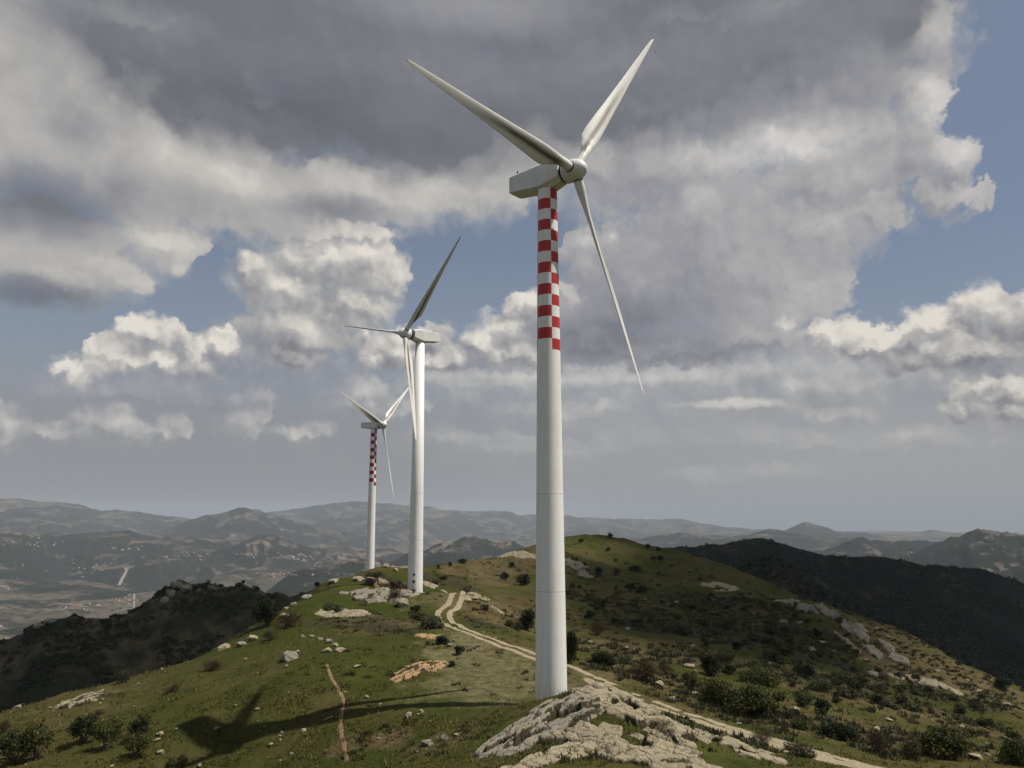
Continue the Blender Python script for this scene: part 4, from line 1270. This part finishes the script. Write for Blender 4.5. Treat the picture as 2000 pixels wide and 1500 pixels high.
MIDS = [  # small in the picture: no parts
    (1192, 1052, 13, 14, 'oak', "lone dark tree on the very top of the green hill", 1),
    (1266, 1072, 13, 12, 'oak', "dark tree on the green hill's skyline, right of the summit", 1),
    (1287, 1075, 14, 7, 'oak', "low dark bush on the saddle where the forest ridge begins", 0),
    (856, 1110, 9, 9, 'oak', "smallest dark bush on the brown knoll's skyline, lowest one", 0),
    (879, 1106, 12, 10, 'oak', "round dark bush in the middle of the brown knoll's skyline", 0),
    (903, 1099, 26, 9, 'oak', "wide dark bush highest on the brown knoll's skyline", 0),
    (1135, 1060, 12, 10, 'oak', "dark bush by the tall tower near the green hill's top", 0),
    (1168, 1122, 26, 15, 'oak', "left dark bush of the row across the green hill", 0),
    (1203, 1122, 28, 14, 'olive', "middle bush of the row across the green hill", 0),
    (1240, 1117, 34, 14, 'oak', "right dark bush of the row across the green hill", 0),
    (1290, 1097, 18, 15, 'oak', "dark bush high on the right flank of the green hill", 0),
    (1236, 1152, 26, 16, 'oak', "left half of the dark bush pair on the green hillside", 0),
    (1254, 1160, 30, 18, 'oak', "right half of the dark bush pair on the green hillside", 0),
    (1180, 1182, 22, 14, 'oak', "dark bush below the pale streak on the green hillside", 0),
    (1150, 1206, 26, 16, 'oak', "dark bush low on the hillside right of the tall tower", 0),
    (1188, 1076, 14, 8, 'oak', "small bush just under the lone hilltop tree", 0),
    (985, 1134, 26, 20, 'oak', "bush at the foot of the rocky face left of the tall tower", 0),
    (1026, 1142, 40, 24, 'oak', "thick bush against the tall tower below the rocky face", 0),
    (1000, 1108, 16, 12, 'oak', "small bush on the rocky face left of the tall tower", 0),
    (912, 1155, 40, 6, 'brown', "dark brown scrub where the track vanishes", 0),
    (945, 1190, 30, 14, 'olive', "olive scrub right of the track's bend", 0),
    (850, 1140, 26, 14, 'olive', "scrub in the dip right of the middle turbine", 0),
    (870, 1132, 30, 14, 'olive', "scrub bush on the slope between middle turbine and brown knoll", 0),
    (236, 1334, 36, 26, 'olive', "bush rising behind the left brow", 0),
]
for (px, py, w, hh, k, lb, tr) in MIDS:
    h = hit(px, py)
    if h is None: continue
    f = math.hypot(h.y, HC - h.z) / F
    shrub(h, w * .5 * f, hh * f, k, lb, "small bushes on the far slopes", small=True, name="tree" if tr else "shrub", cat="tree" if tr else "shrub")


def dens(spots):
    H = [(hit(px, py), rx, ry, k) for (px, py, rx, ry, k) in spots]
    return lambda x, y: max([0] + [k * max(0, 1.3 - math.hypot((x - h.x) / rx, (y - h.y) / ry)) for h, rx, ry, k in H if h])


D_SCRUB, D_DRY, D_BARE = dens(SCRUB), dens(DRY), dens(BARE)
_trk = np.array([p[:2] for p in TRK]); _ts, _tq, _ = spline(TRK, 1.0)
near_track = lambda x, y: float(np.min(np.hypot(_tq[:, 0] - x, _tq[:, 1] - y)))
L_SCRUB = m_leaf("scrub_twigs", (.030, .025, .013), (.070, .056, .028), (.095, .070, .034), trans=.2)
LB = {'round': "small green bush among the many dotted over the right hillside", 'olive': "small grey olive bush among the many dotted over the right hillside", 'oak': "small blackish bush among the many dotted over the right hillside", 'brown': "small brown bush among the many dotted over the right hillside", 'low': "low cushion bush among the many dotted over the right hillside"}
cnt = 0
for _ in range(6000):
    if cnt >= 215: break
    px, py = random.uniform(1105, 2000), random.uniform(1085, 1480)
    h = hit(px, py)
    if h is None or near_track(h.x, h.y) < 3.0 or h.y < 72: continue
    d = D_SCRUB(h.x, h.y)
    if random.random() > .08 + .9 * d: continue
    k = random.choices(['round', 'olive', 'oak', 'brown', 'low'], [2, 4, 3, 2, 3])[0]
    rr = random.uniform(.5, 1.15) * (1 + .0030 * h.y)
    shrub(h, rr, rr * random.uniform(.85, 1.35) * (.6 if k == 'low' else 1), k, LB[k], "bushes dotted over the right hillside", small=True)
    cnt += 1


# ground cover nobody could count: scrub and grass tufts
def tufts(name, spots, m, blades, size, hgt, seed, label, cat, droop=.5):
    r = np.random.default_rng(seed)
    S = np.array([(p[0], p[1], p[2]) for p, _ in spots]); sc = np.array([s for _, s in spots])
    n = len(S) * blades
    idx = np.repeat(np.arange(len(S)), blades)
    a = r.uniform(0, 6.283, n); lean = r.uniform(.1, droop, n); s = sc[idx]
    rad = size * s * r.uniform(0, 1, n) ** .5
    ox, oy = rad * np.cos(a + r.normal(0, .6, n)), rad * np.sin(a + r.normal(0, .6, n))
    B = S[idx] + np.stack([ox, oy, np.full(n, -.04)], 1)
    hh = hgt * s * r.uniform(.5, 1.2, n)
    T = B + np.stack([np.cos(a) * lean * hh, np.sin(a) * lean * hh, hh], 1)
    w = (hh * r.uniform(.16, .34, n))[:, None]
    side = np.stack([-np.sin(a), np.cos(a), np.zeros(n)], 1)
    V = np.stack([B - side * w, B + side * w, T], 1).reshape(-1, 3)
    return tag(link(name, quads_mesh(name, V, np.arange(3 * n).reshape(-1, 3)), m), label, cat, kind='stuff')


def scatter(n, box, test, ymax=1e9):
    out = []
    for _ in range(n):
        h = hit(random.uniform(box[0], box[2]), random.uniform(box[1], box[3]))
        if h is None or h.y > ymax: continue
        s = test(h)
        if s: out.append((h, s))
    return out


def t_scrub(h):
    if near_track(h.x, h.y) < 2.2: return 0
    d = max(D_SCRUB(h.x, h.y), .75 * D_DRY(h.x, h.y)) + .35 * float(fbm(h.x / 7, h.y / 7, 3, 71))
    if random.random() > d: return 0
    if h.x < 5 and D_DRY(h.x, h.y) > D_SCRUB(h.x, h.y) and random.random() < .6: return 0
    return random.uniform(.5, 1.3) * (1 + h.y / 220)


def t_grass(h):
    if near_track(h.x, h.y) < 1.6: return 0
    d = .45 + .9 * float(fbm(h.x / 4, h.y / 4, 3, 73)) - .8 * D_BARE(h.x, h.y)
    return random.uniform(.6, 1.4) * (1 + h.y / 160) if random.random() < d else 0


tufts("scrub", scatter(11000, (560, 1060, 2000, 1490), t_scrub), L_SCRUB, 30, .32, .19, 81, "brown and olive dwarf scrub over the dry slopes", "scrub")
tufts("undergrowth", scatter(6500, (1100, 1090, 2000, 1480), t_scrub), L_OLIVE, 28, .44, .32, 82, "grey green undergrowth between the bushes of the right hillside", "undergrowth")
L_GRASS = m_leaf("grass_blades", (.066, .064, .018), (.125, .110, .036), (.17, .14, .055), trans=.35)
tufts("grass", scatter(30000, (0, 1180, 2000, 1500), t_grass, 150), L_GRASS, 6, .24, .15, 83, "tufted grass over the near slopes", "grass", droop=.9)

# ------------------------------------------------------------------ the country beyond
VALLEY = -430.0


def crest(pts, d):
    az = np.array([math.atan2(ray(*p)[0], ray(*p)[1]) for p in pts])
    el = np.array([ray(*p)[2] / math.hypot(ray(*p)[0], ray(*p)[1]) for p in pts])
    return az, HC + d * el


def ridge_fn(pts, d, wf, wb, drop, rough=0.0, rs=1.0, seed=0, p=1.25, ends=.10, wander=.06, gully=0.0):
    az, zc = crest(pts, d)

    def f(x, y):
        r = np.hypot(x, y); a = np.arctan2(x, y)
        z = np.interp(a, az, zc)
        if rough:
            k = 1.0 if d < 3000 else 1.9
            z = z + rough * k * fbm(a * d / rs, r / rs, 5, seed, .55)
        dd = d * (1 + wander * noise2(a * 9, 0 * a + seed, seed))
        t = np.where(r < dd, (dd - r) / wf, (r - dd) / wb)
        if gully: t = t * (1 + gully * fbm(a * d / (wf * .8), 0 * a + seed * 1.7, 3, seed + 5))
        zz = z - drop * np.maximum(t, 0) ** p
        out = np.maximum(np.maximum(az[0] - a, a - az[-1]), 0) / ends
        return zz - drop * 1.2 * out ** 1.3
    return f


RIDGES = [
    # forest ridge right, its brown spur
    ridge_fn([(1180, 1110), (1230, 1092), (1290, 1076), (1320, 1069), (1400, 1063), (1440, 1057), (1475, 1053), (1510, 1057), (1560, 1069), (1620, 1086), (1680, 1087), (1725, 1083), (1762, 1090), (1800, 1101), (1860, 1104), (1910, 1110), (1950, 1122), (2000, 1143), (2100, 1190)], 1500, 750, 900, 300, 5, 70, 3, gully=.35),
    ridge_fn([(1400, 1120), (1440, 1100), (1480, 1091), (1510, 1092), (1545, 1105), (1600, 1140), (1680, 1185), (1760, 1222), (1850, 1265), (1930, 1300), (2000, 1330), (2100, 1380)], 780, 300, 300, 130, 4, 40, 8, gully=.3),
    # dark crags left
    ridge_fn([(-150, 1330), (-60, 1285), (0, 1256), (40, 1236), (75, 1213), (110, 1206), (150, 1201), (200, 1204), (235, 1202), (262, 1190), (300, 1170), (322, 1150), (340, 1141), (352, 1136), (375, 1142), (400, 1141), (440, 1143), (480, 1145), (520, 1157), (560, 1163), (600, 1158), (640, 1143), (690, 1128), (780, 1118)], 470, 130, 160, 90, 2.6, 14, 13, gully=.5, wander=.04),
    # blue hill in the gap
    ridge_fn([(700, 1122), (745, 1110), (800, 1088), (850, 1064), (880, 1055), (905, 1050), (930, 1050), (960, 1055), (1000, 1061), (1040, 1078), (1100, 1100)], 5200, 1500, 1500, 330, 25, 400, 17, gully=.3),
    ridge_fn([(600, 1110), (660, 1100), (740, 1090), (800, 1100), (860, 1110)], 4300, 1200, 1200, 300, 20, 400, 18),
    # rolling hills of the valley, left
    ridge_fn([(-100, 1035), (0, 1036), (40, 1036), (90, 1048), (130, 1046), (200, 1038), (250, 1040), (330, 1050), (400, 1056), (470, 1060), (520, 1070), (600, 1085)], 8200, 1700, 2500, 300, 30, 700, 19, gully=.3),
    ridge_fn([(240, 1060), (280, 1046), (330, 1031), (370, 1018), (400, 1010), (440, 1004), (480, 998), (505, 1001), (540, 1010), (580, 1020), (640, 1030), (700, 1042), (760, 1050)], 11500, 2400, 3000, 420, 30, 800, 23, gully=.35),
    ridge_fn([(440, 1070), (480, 1058), (520, 1050), (560, 1058), (620, 1068), (680, 1072), (760, 1075)], 7400, 1200, 1500, 220, 25, 500, 29),
    ridge_fn([(620, 1030), (700, 1022), (780, 1012), (860, 1016), (940, 1025), (1020, 1035), (1100, 1045)], 15000, 3000, 3500, 420, 30, 900, 31, gully=.3),
    ridge_fn([(-150, 980), (0, 979), (60, 976), (110, 976), (160, 984), (200, 995), (260, 1004), (320, 1012), (400, 1020)], 15500, 3500, 4000, 480, 45, 1500, 37, gully=.3),
    ridge_fn([(500, 1004), (560, 997), (600, 989), (640, 982), (680, 979), (720, 979), (760, 982), (800, 987), (850, 994), (920, 999), (1000, 1002), (1060, 1012), (1120, 1018)], 18000, 4000, 4500, 520, 40, 1500, 41, gully=.3),
    ridge_fn([(1000, 1010), (1100, 1007), (1180, 1008), (1260, 1012), (1340, 1018), (1420, 1028), (1500, 1036)], 19000, 4000, 5000, 540, 40, 1800, 43, gully=.3),
    ridge_fn([(1480, 1044), (1530, 1036), (1555, 1026), (1577, 1020), (1596, 1027), (1630, 1038), (1700, 1046)], 15000, 2200, 3000, 400, 25, 900, 47),
    ridge_fn([(1180, 1068), (1240, 1057), (1300, 1050), (1360, 1045), (1420, 1042), (1480, 1040), (1520, 1040), (1580, 1046), (1640, 1050), (1700, 1050), (1760, 1053), (1860, 1058), (2000, 1066)], 10500, 2800, 3000, 400, 35, 900, 53, gully=.35),
    ridge_fn([(1600, 1075), (1680, 1064), (1760, 1062), (1840, 1070), (1900, 1080), (2000, 1090)], 7500, 2000, 2000, 300, 35, 500, 59, gully=.35),
    ridge_fn([(1440, 1046), (1500, 1042), (1580, 1043), (1660, 1040), (1740, 1041), (1820, 1040), (1900, 1045), (1980, 1044), (2200, 1047)], 16500, 3500, 4500, 460, 30, 1300, 67, gully=.3),
    ridge_fn([(1800, 1075), (1845, 1058), (1862, 1051), (1872, 1053), (1890, 1044), (1920, 1038), (1945, 1038), (1980, 1044), (2050, 1050), (2200, 1060)], 6500, 2000, 2000, 380, 22, 300, 61, gully=.35),
]


def far_z(x, y):
    x = np.asarray(x, float); y = np.asarray(y, float)
    r = np.hypot(x, y)
    z = -135 + (VALLEY + 135) * sstep(300, 3200, r)
    z = z + sstep(500, 2500, r) * (fbm(x / 1600, y / 1600, 4, 88) * 70 + fbm(x / 420, y / 420, 3, 89) * 14) + fbm(x / 60, y / 60, 3, 90) * 2.5
    z = z - .3 * (r / 1000) ** 2                                       # the lowland falls away with the curve of the earth
    for f in RIDGES: z = np.maximum(z, f(x, y))
    return z


far_me, FV = polar_sheet("terrain", far_z, 120.0, 70000.0, 620, daz=.11)
FB = _bvh(far_me)


def far_hit(px, py):
    h = FB.ray_cast(Vector((0, 0, HC)), Vector(ray(px, py)).normalized(), 80000)
    return h[0]


def m_country():
    m, g, b = mat("open_country")
    p = pos(g)
    q = g.vm('MULTIPLY', p, (1, 1, 0))
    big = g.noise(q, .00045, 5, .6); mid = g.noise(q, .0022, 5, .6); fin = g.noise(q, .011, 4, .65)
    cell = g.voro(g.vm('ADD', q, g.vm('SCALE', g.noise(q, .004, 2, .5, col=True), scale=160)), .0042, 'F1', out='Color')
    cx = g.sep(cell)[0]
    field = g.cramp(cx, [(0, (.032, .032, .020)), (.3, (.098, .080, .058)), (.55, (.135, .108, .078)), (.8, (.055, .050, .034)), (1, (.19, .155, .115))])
    wood = g.mix(fin, (.007, .010, .006), (.022, .026, .014))  # low valley tones: cloud shade put into the field and wood colours
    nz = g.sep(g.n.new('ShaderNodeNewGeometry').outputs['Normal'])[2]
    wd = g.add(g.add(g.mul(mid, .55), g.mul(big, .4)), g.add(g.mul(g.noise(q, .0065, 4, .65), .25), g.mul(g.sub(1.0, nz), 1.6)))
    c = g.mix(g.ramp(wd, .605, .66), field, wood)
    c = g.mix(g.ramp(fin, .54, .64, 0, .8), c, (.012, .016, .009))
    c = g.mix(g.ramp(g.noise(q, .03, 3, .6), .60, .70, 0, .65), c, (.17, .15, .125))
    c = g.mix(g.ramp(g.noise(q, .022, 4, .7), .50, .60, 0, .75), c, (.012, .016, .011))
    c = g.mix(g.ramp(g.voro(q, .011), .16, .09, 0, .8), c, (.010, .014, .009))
    # the near ridges: macchia, brown grass and rock
    d = g.vm('LENGTH', q)
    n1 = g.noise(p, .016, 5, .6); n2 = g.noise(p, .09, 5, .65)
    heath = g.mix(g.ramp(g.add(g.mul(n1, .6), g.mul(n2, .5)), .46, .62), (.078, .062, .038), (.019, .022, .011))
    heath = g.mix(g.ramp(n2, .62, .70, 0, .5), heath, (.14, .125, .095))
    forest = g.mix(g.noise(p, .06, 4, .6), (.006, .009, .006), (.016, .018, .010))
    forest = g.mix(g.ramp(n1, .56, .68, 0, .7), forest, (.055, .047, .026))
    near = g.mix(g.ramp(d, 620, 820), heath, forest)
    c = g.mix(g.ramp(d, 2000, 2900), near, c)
    g.l.new(c, b.inputs['Base Color'])
    bump(g, b, g.add(n2, g.mul(g.noise(p, .3, 3, .6), .5)), 2.5, .7)
    b.inputs['Specular IOR Level'].default_value = .05
    return m


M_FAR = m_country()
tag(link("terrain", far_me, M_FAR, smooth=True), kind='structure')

# forest on the right ridge and thickets on the dark crags: far-off crowns nobody could count
def crowns(name, spots, m, n, label, cat, leaf=.35, seed=0):
    r = np.random.default_rng(seed)
    S = np.array([p for p, _ in spots]); sc = np.array([s for _, s in spots])
    idx = np.repeat(np.arange(len(S)), n); k = len(idx)
    D = r.normal(size=(k, 3)); D /= np.linalg.norm(D, axis=1)[:, None]; D[:, 2] = np.abs(D[:, 2]) * 1.1 - .15
    P_ = S[idx] + D * (sc[idx] * r.uniform(.55, 1.1, k))[:, None]
    N = D + r.normal(size=(k, 3)) * .5; N /= np.linalg.norm(N, axis=1)[:, None]
    T = np.cross(N, r.normal(size=(k, 3))); T /= np.linalg.norm(T, axis=1)[:, None]; B = np.cross(N, T)
    s = (sc[idx] * leaf * r.uniform(.7, 1.4, k))[:, None]
    V = np.stack([P_ - T * s, P_ - B * s * .8, P_ + T * s, P_ + B * s * .8], 1).reshape(-1, 3)
    return tag(link(name, quads_mesh(name, V, np.arange(4 * k).reshape(-1, 4)), m), label, cat, kind='stuff')


def far_scatter(n, box, test):
    out = []
    for _ in range(n):
        h = far_hit(random.uniform(box[0], box[2]), random.uniform(box[1], box[3]))
        if h is None: continue
        s = test(h)
        if s: out.append((tuple(h), s))
    return out


def t_forest(h):
    d = math.hypot(h.x, h.y)
    if not 600 < d < 2300: return 0
    if d < 900 and random.random() < .62: return 0
    if fbm(h.x / 120, h.y / 120, 3, 91) > .42: return 0
    return random.uniform(1.7, 3.4)


def t_thicket(h):
    d = math.hypot(h.x, h.y)
    if not 250 < d < 620 or h.x > 0: return 0
    return random.uniform(.7, 2.2) if fbm(h.x / 22, h.y / 22, 3, 92) > -.05 else 0


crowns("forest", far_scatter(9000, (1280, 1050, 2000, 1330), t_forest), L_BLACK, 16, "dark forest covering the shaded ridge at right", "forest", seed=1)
_th = far_scatter(2600, (0, 1130, 700, 1420), t_thicket)
az_, zc_ = crest([(0, 1256), (75, 1213), (110, 1206), (200, 1204), (262, 1190), (300, 1170), (340, 1141), (400, 1141), (440, 1143), (480, 1145), (520, 1157)], 470)
for a in np.linspace(az_[0], az_[-1], 260):
    if fbm(a * 60, 0.0, 2, 93) < .0: continue
    x, y = 470 * math.sin(a), 470 * math.cos(a)
    _th.append(((x, y, float(far_z(x, y)) + .3), random.uniform(.8, 2.0)))
crowns("thicket", _th, L_BLACK, 16, "dark thicket over the shaded crags at left", "thicket", seed=2)

# crags on the dark left ridge
def far_crag(px, py, w, hgt, label, seed, m):
    h = far_hit(px, py)
    f = h.y / F
    o = bpy.data.objects.new("crag", rock_mesh(seed, .9, 40, .12)); o.data.materials.append(m); COL.objects.link(o)
    o.scale = (w * .5 * f, w * .45 * f, hgt * .6 * f); o.location = (h.x, h.y, h.z - hgt * .1 * f); o.rotation_euler = (0, 0, seed)
    tag(o, label, "crag", "crags on the dark left ridge")


for (px, py, w, hh, lb) in [(345, 1146, 26, 26, "highest dark crag on the left ridge"), (362, 1150, 30, 18, "dark crag just right of the highest one on the left ridge"), (332, 1160, 24, 22, "dark crag on the steep left side below the ridge's highest one"), (322, 1172, 20, 20, "lowest dark crag on the ridge's steep left side"), (385, 1152, 26, 16, "broad dark crag right of the two highest on the left ridge"), (412, 1150, 22, 12, "dark crag at the left end of the ridge's flat top"), (100, 1212, 30, 14, "dark crag on the lower hump at far left"), (78, 1222, 24, 14, "dark crag on the far left hump's outer slope")]:
    far_crag(px, py, w, hh, lb, 400 + px, M_ROCKG)

# houses of the valley towns: white specks with roofs
M_WALL, _g, _b = mat("house_render"); _oi = _g.n.new('ShaderNodeObjectInfo').outputs['Random']
_g.l.new(_g.cramp(_oi, [(0, (.22, .19, .155)), (.5, (.36, .325, .285)), (1, (.58, .56, .52))]), _b.inputs['Base Color'])
M_TILE, _g, _b = mat("house_roof"); _oi = _g.n.new('ShaderNodeObjectInfo').outputs['Random']
_g.l.new(_g.cramp(_oi, [(0, (.20, .10, .06)), (.6, (.34, .20, .13)), (1, (.5, .46, .42))]), _b.inputs['Base Color'])


def house_mesh(w, d, h, r):
    x, y = w / 2, d / 2
    V = [(-x, -y, -3), (x, -y, -3), (x, y, -3), (-x, y, -3), (-x, -y, h), (x, -y, h), (x, y, h), (-x, y, h), (-x, 0, h + r), (x, 0, h + r)]
    e = .5
    V += [(-x - e, -y - e, h - .15), (x + e, -y - e, h - .15), (x + e, y + e, h - .15), (-x - e, y + e, h - .15), (-x - e, 0, h + r + .25), (x + e, 0, h + r + .25)]
    Fc = [(0, 1, 5, 4), (1, 2, 6, 9, 5), (2, 3, 7, 6), (3, 0, 4, 8, 7), (10, 11, 15, 14), (12, 13, 14, 15)]
    me = mesh("house", V, Fc); me.materials.append(M_WALL); me.materials.append(M_TILE)
    me.polygons.foreach_set('material_index', [0, 0, 0, 0, 1, 1]); me.update()
    return me


HM = [house_mesh(13, 10, 6, 2), house_mesh(18, 11, 8, 2.2), house_mesh(11, 11, 10, 1.5), house_mesh(26, 13, 7, 2.5), house_mesh(40, 18, 7, 2.5)]


def town(c, rx, ry, n, label, group, big=0):
    k = 0
    for _ in range(n * 4):
        if k >= n: break
        px, py = random.gauss(c[0], rx * .5), random.gauss(c[1], ry * .5)
        h = far_hit(px, py)
        if h is None or math.hypot(h.x, h.y) < 2300: continue
        o = bpy.data.objects.new("house", HM[random.choice([0, 0, 1, 1, 2, 3] if not big else [1, 3, 4, 4])]); COL.objects.link(o)
        o.location = h; o.rotation_euler = (0, 0, random.uniform(0, 3.14)); s = random.uniform(.5, 1.0); o.scale = (s, s, s)
        tag(o, label, "house", group); k += 1


town((250, 1072), 34, 4, 14, "pale house in the bright row below the dark wooded ridge, left", "houses in the bright row under the wooded ridge")
town((360, 1086), 70, 6, 30, "house in the scattered village across the open valley, left of centre", "houses of the scattered valley village")
town((490, 1083), 34, 5, 22, "white house at the left end of the town under the blue hill", "houses at the left end of the hill town")
town((590, 1088), 50, 8, 40, "house in the pinkish town straight left of the small tower", "houses of the pinkish town")
town((540, 1122), 60, 5, 26, "house in the pale lower village above the dark crags' right end", "houses of the pale lower village")
town((245, 1175), 30, 9, 18, "house in the small hamlet behind the dark crags' left shoulder", "houses of the hamlet behind the crags")
town((80, 1060), 80, 10, 24, "house dotted over the far left hills", "houses on the far left hills")
town((10, 1147), 18, 4, 8, "house in the pale cluster at the left edge", "houses at the left edge")
town((140, 1185), 50, 8, 12, "house by the pale fields above the far left hump", "houses above the far left hump")
town((170, 1110), 90, 16, 18, "lone farmhouse on the open fields of the left valley", "farmhouses on the left valley fields")
town((1775, 1080), 12, 4, 10, "white house in the bright cluster far off beyond the forest ridge", "houses beyond the forest ridge", big=1)

# pale roads in the valley
def far_strip(name, pts, w, m, lift=3.0):
    P_ = [far_hit(*p) for p in pts]
    s, q, nrm = spline([tuple(p) for p in P_ if p is not None], 60.0)
    V, Q = [], []
    for i in range(len(s)):
        for e in (-.5, .5):
            x, y = q[i] + nrm[i] * e * w
            V.append((x, y, 0.0))
    zz = [FB.ray_cast(Vector((v[0], v[1], 3000)), Vector((0, 0, -1)), 6000)[0] for v in V]
    V = [(v[0], v[1], (z.z if z else 0) + lift) for v, z in zip(V, zz)]
    for i in range(len(s) - 1): Q.append((2 * i, 2 * i + 2, 2 * i + 3, 2 * i + 1))
    return tag(link(name, quads_mesh(name, V, Q), m), kind='structure')


M_ROADP, _g, _b = mat("pale_road"); _b.inputs['Base Color'].default_value = (.22, .20, .165, 1)
far_strip("road", [(232, 1144), (238, 1132), (245, 1120), (250, 1108)], 20, M_ROADP)
far_strip("road", [(100, 1182), (120, 1180), (150, 1184), (190, 1190)], 14, M_ROADP)
far_strip("road", [(250, 1165), (262, 1172), (278, 1182)], 12, M_ROADP)
far_strip("road", [(0, 1222), (30, 1226), (62, 1222)], 10, M_ROADP)

# ------------------------------------------------------------------ unseen clouds added and shaped to shade the hills, the air, a bird
def shade_cloud(name, shade, z0, thick, label, seed, n=90):
    """an added, unseen cloud standing up-sun of the ground it shades"""
    off = np.array([SUN.x, SUN.y]) / SUN.z * z0
    P_ = np.array(shade, float)
    lo, hi = P_.min(0) - 120, P_.max(0) + 120
    X, Y = np.meshgrid(np.linspace(lo[0], hi[0], n), np.linspace(lo[1], hi[1], n))

    def sd(X, Y):                                                      # signed distance, inside positive
        ins = np.zeros(X.shape, bool); dm = np.full(X.shape, 1e9)
        for (x0, y0), (x1, y1) in zip(P_, np.roll(P_, -1, 0)):
            c_ = (y0 > Y) != (y1 > Y)
            xi = x0 + (Y - y0) * (x1 - x0) / (y1 - y0 + 1e-9)
            ins ^= c_ & (X < xi)
            dx, dy = x1 - x0, y1 - y0
            t = np.clip(((X - x0) * dx + (Y - y0) * dy) / (dx * dx + dy * dy), 0, 1)
            dm = np.minimum(dm, np.hypot(X - x0 - t * dx, Y - y0 - t * dy))
        return np.where(ins, dm, -dm)
    sz = float(np.hypot(*(hi - lo)))
    d = sd(X, Y) + fbm(X / (sz * .07), Y / (sz * .07), 4, seed) * min(sz * .022, 13.0)
    on = d > 0
    t = np.sqrt(np.clip(d / (sz * .12), 0, 1))
    up = thick * t * (.6 + .4 * fbm(X / (sz * .05), Y / (sz * .05), 3, seed + 1)); dn = -thick * .18 * t
    i = (np.arange(n - 1)[:, None] * n + np.arange(n - 1)[None]).ravel()
    Q = np.stack([i, i + 1, i + n + 1, i + n], -1); Q = Q[on.ravel()[Q].any(1)]
    top = np.stack([X + off[0], Y + off[1], z0 + np.maximum(up, 2)], -1).reshape(-1, 3)
    bot = np.stack([X + off[0], Y + off[1], z0 + np.minimum(dn, -2)], -1).reshape(-1, 3)
    me = quads_mesh(name, np.r_[top, bot], np.r_[Q, Q[:, ::-1] + n * n])
    o = link(name, me, M_SHADE_CLOUD, smooth=True)
    return tag(o, kind='structure')


M_SHADE_CLOUD, _g, _b = mat("shade_cloud"); _b.inputs['Base Color'].default_value = (.85, .85, .86, 1); _b.inputs['Roughness'].default_value = 1.0
_b.inputs['Specular IOR Level'].default_value = 0
_t = _g.n.new('ShaderNodeBsdfTransparent'); _x = _g.n.new('ShaderNodeMixShader'); _x.inputs[0].default_value = .30
_g.l.new(_b.outputs[0], _x.inputs[1]); _g.l.new(_t.outputs[0], _x.inputs[2]); _g.l.new(_x.outputs[0], _g.n['Material Output'].inputs[0])
shade_cloud("shade_cloud", [(-90, 330), (-60, 420), (-10, 520), (-20, 640), (-150, 800), (-500, 760), (-620, 500), (-480, 260), (-300, 200), (-180, 190), (-120, 250)], 1500, 260, "", 5)
shade_cloud("shade_cloud", [(24, 180), (29, 152), (42, 130), (60, 134), (82, 165), (104, 210), (137, 258), (190, 250), (260, 230), (420, 300), (900, 420), (1900, 700), (2300, 1500), (1700, 2500), (500, 2400), (150, 1500), (60, 700), (10, 440), (20, 390), (70, 360), (40, 300)], 3000, 500, "", 9, n=300)

haze_me = bpy.data.meshes.new("haze")
bm = bmesh.new(); bmesh.ops.create_cube(bm, size=1.0); bm.to_mesh(haze_me); bm.free()
haze = link("haze", haze_me)
_zb, _zt = -2200.0, 420.0
haze.scale = (150000, 150000, _zt - _zb); haze.location = (0, 0, (_zb + _zt) / 2)
hm = bpy.data.materials.new("haze"); hm.use_nodes = True
hm.node_tree.nodes.clear()
_o = hm.node_tree.nodes.new('ShaderNodeOutputMaterial'); _v = hm.node_tree.nodes.new('ShaderNodeVolumePrincipled')
_v.inputs['Color'].default_value = (.675, .745, .835, 1); _v.inputs['Density'].default_value = 4.6e-5; _v.inputs['Anisotropy'].default_value = .0
hm.node_tree.links.new(_v.outputs[0], _o.inputs['Volume'])
haze_me.materials.append(hm)
tag(haze, "pale haze over the whole country", "haze", kind='stuff')

bp = Vector(at(1281, 103, 60))
V = [(0, .16, 0), (.03, .02, .02), (-.03, .02, .02), (0, -.18, 0), (.05, -.2, .01), (-.05, -.2, .01), (.20, .06, .09), (.42, -.06, .05), (.20, -.06, .08), (-.20, .06, .09), (-.42, -.06, .05), (-.20, -.06, .08), (0, .03, -.03)]
Fc = [(0, 1, 12), (0, 12, 2), (0, 2, 1), (1, 3, 12), (2, 12, 3), (1, 2, 3), (3, 4, 5), (1, 6, 8), (6, 7, 8), (2, 11, 9), (9, 11, 10), (1, 8, 3), (2, 3, 11)]
bird = link("bird", mesh("bird", V, Fc), M_DARK); bird.location = bp; bird.rotation_euler = (.5, .15, .5); bird.scale = (.6, .6, .6)
tag(bird, "tiny dark bird flying beside the tip of the upper right blade", "bird")
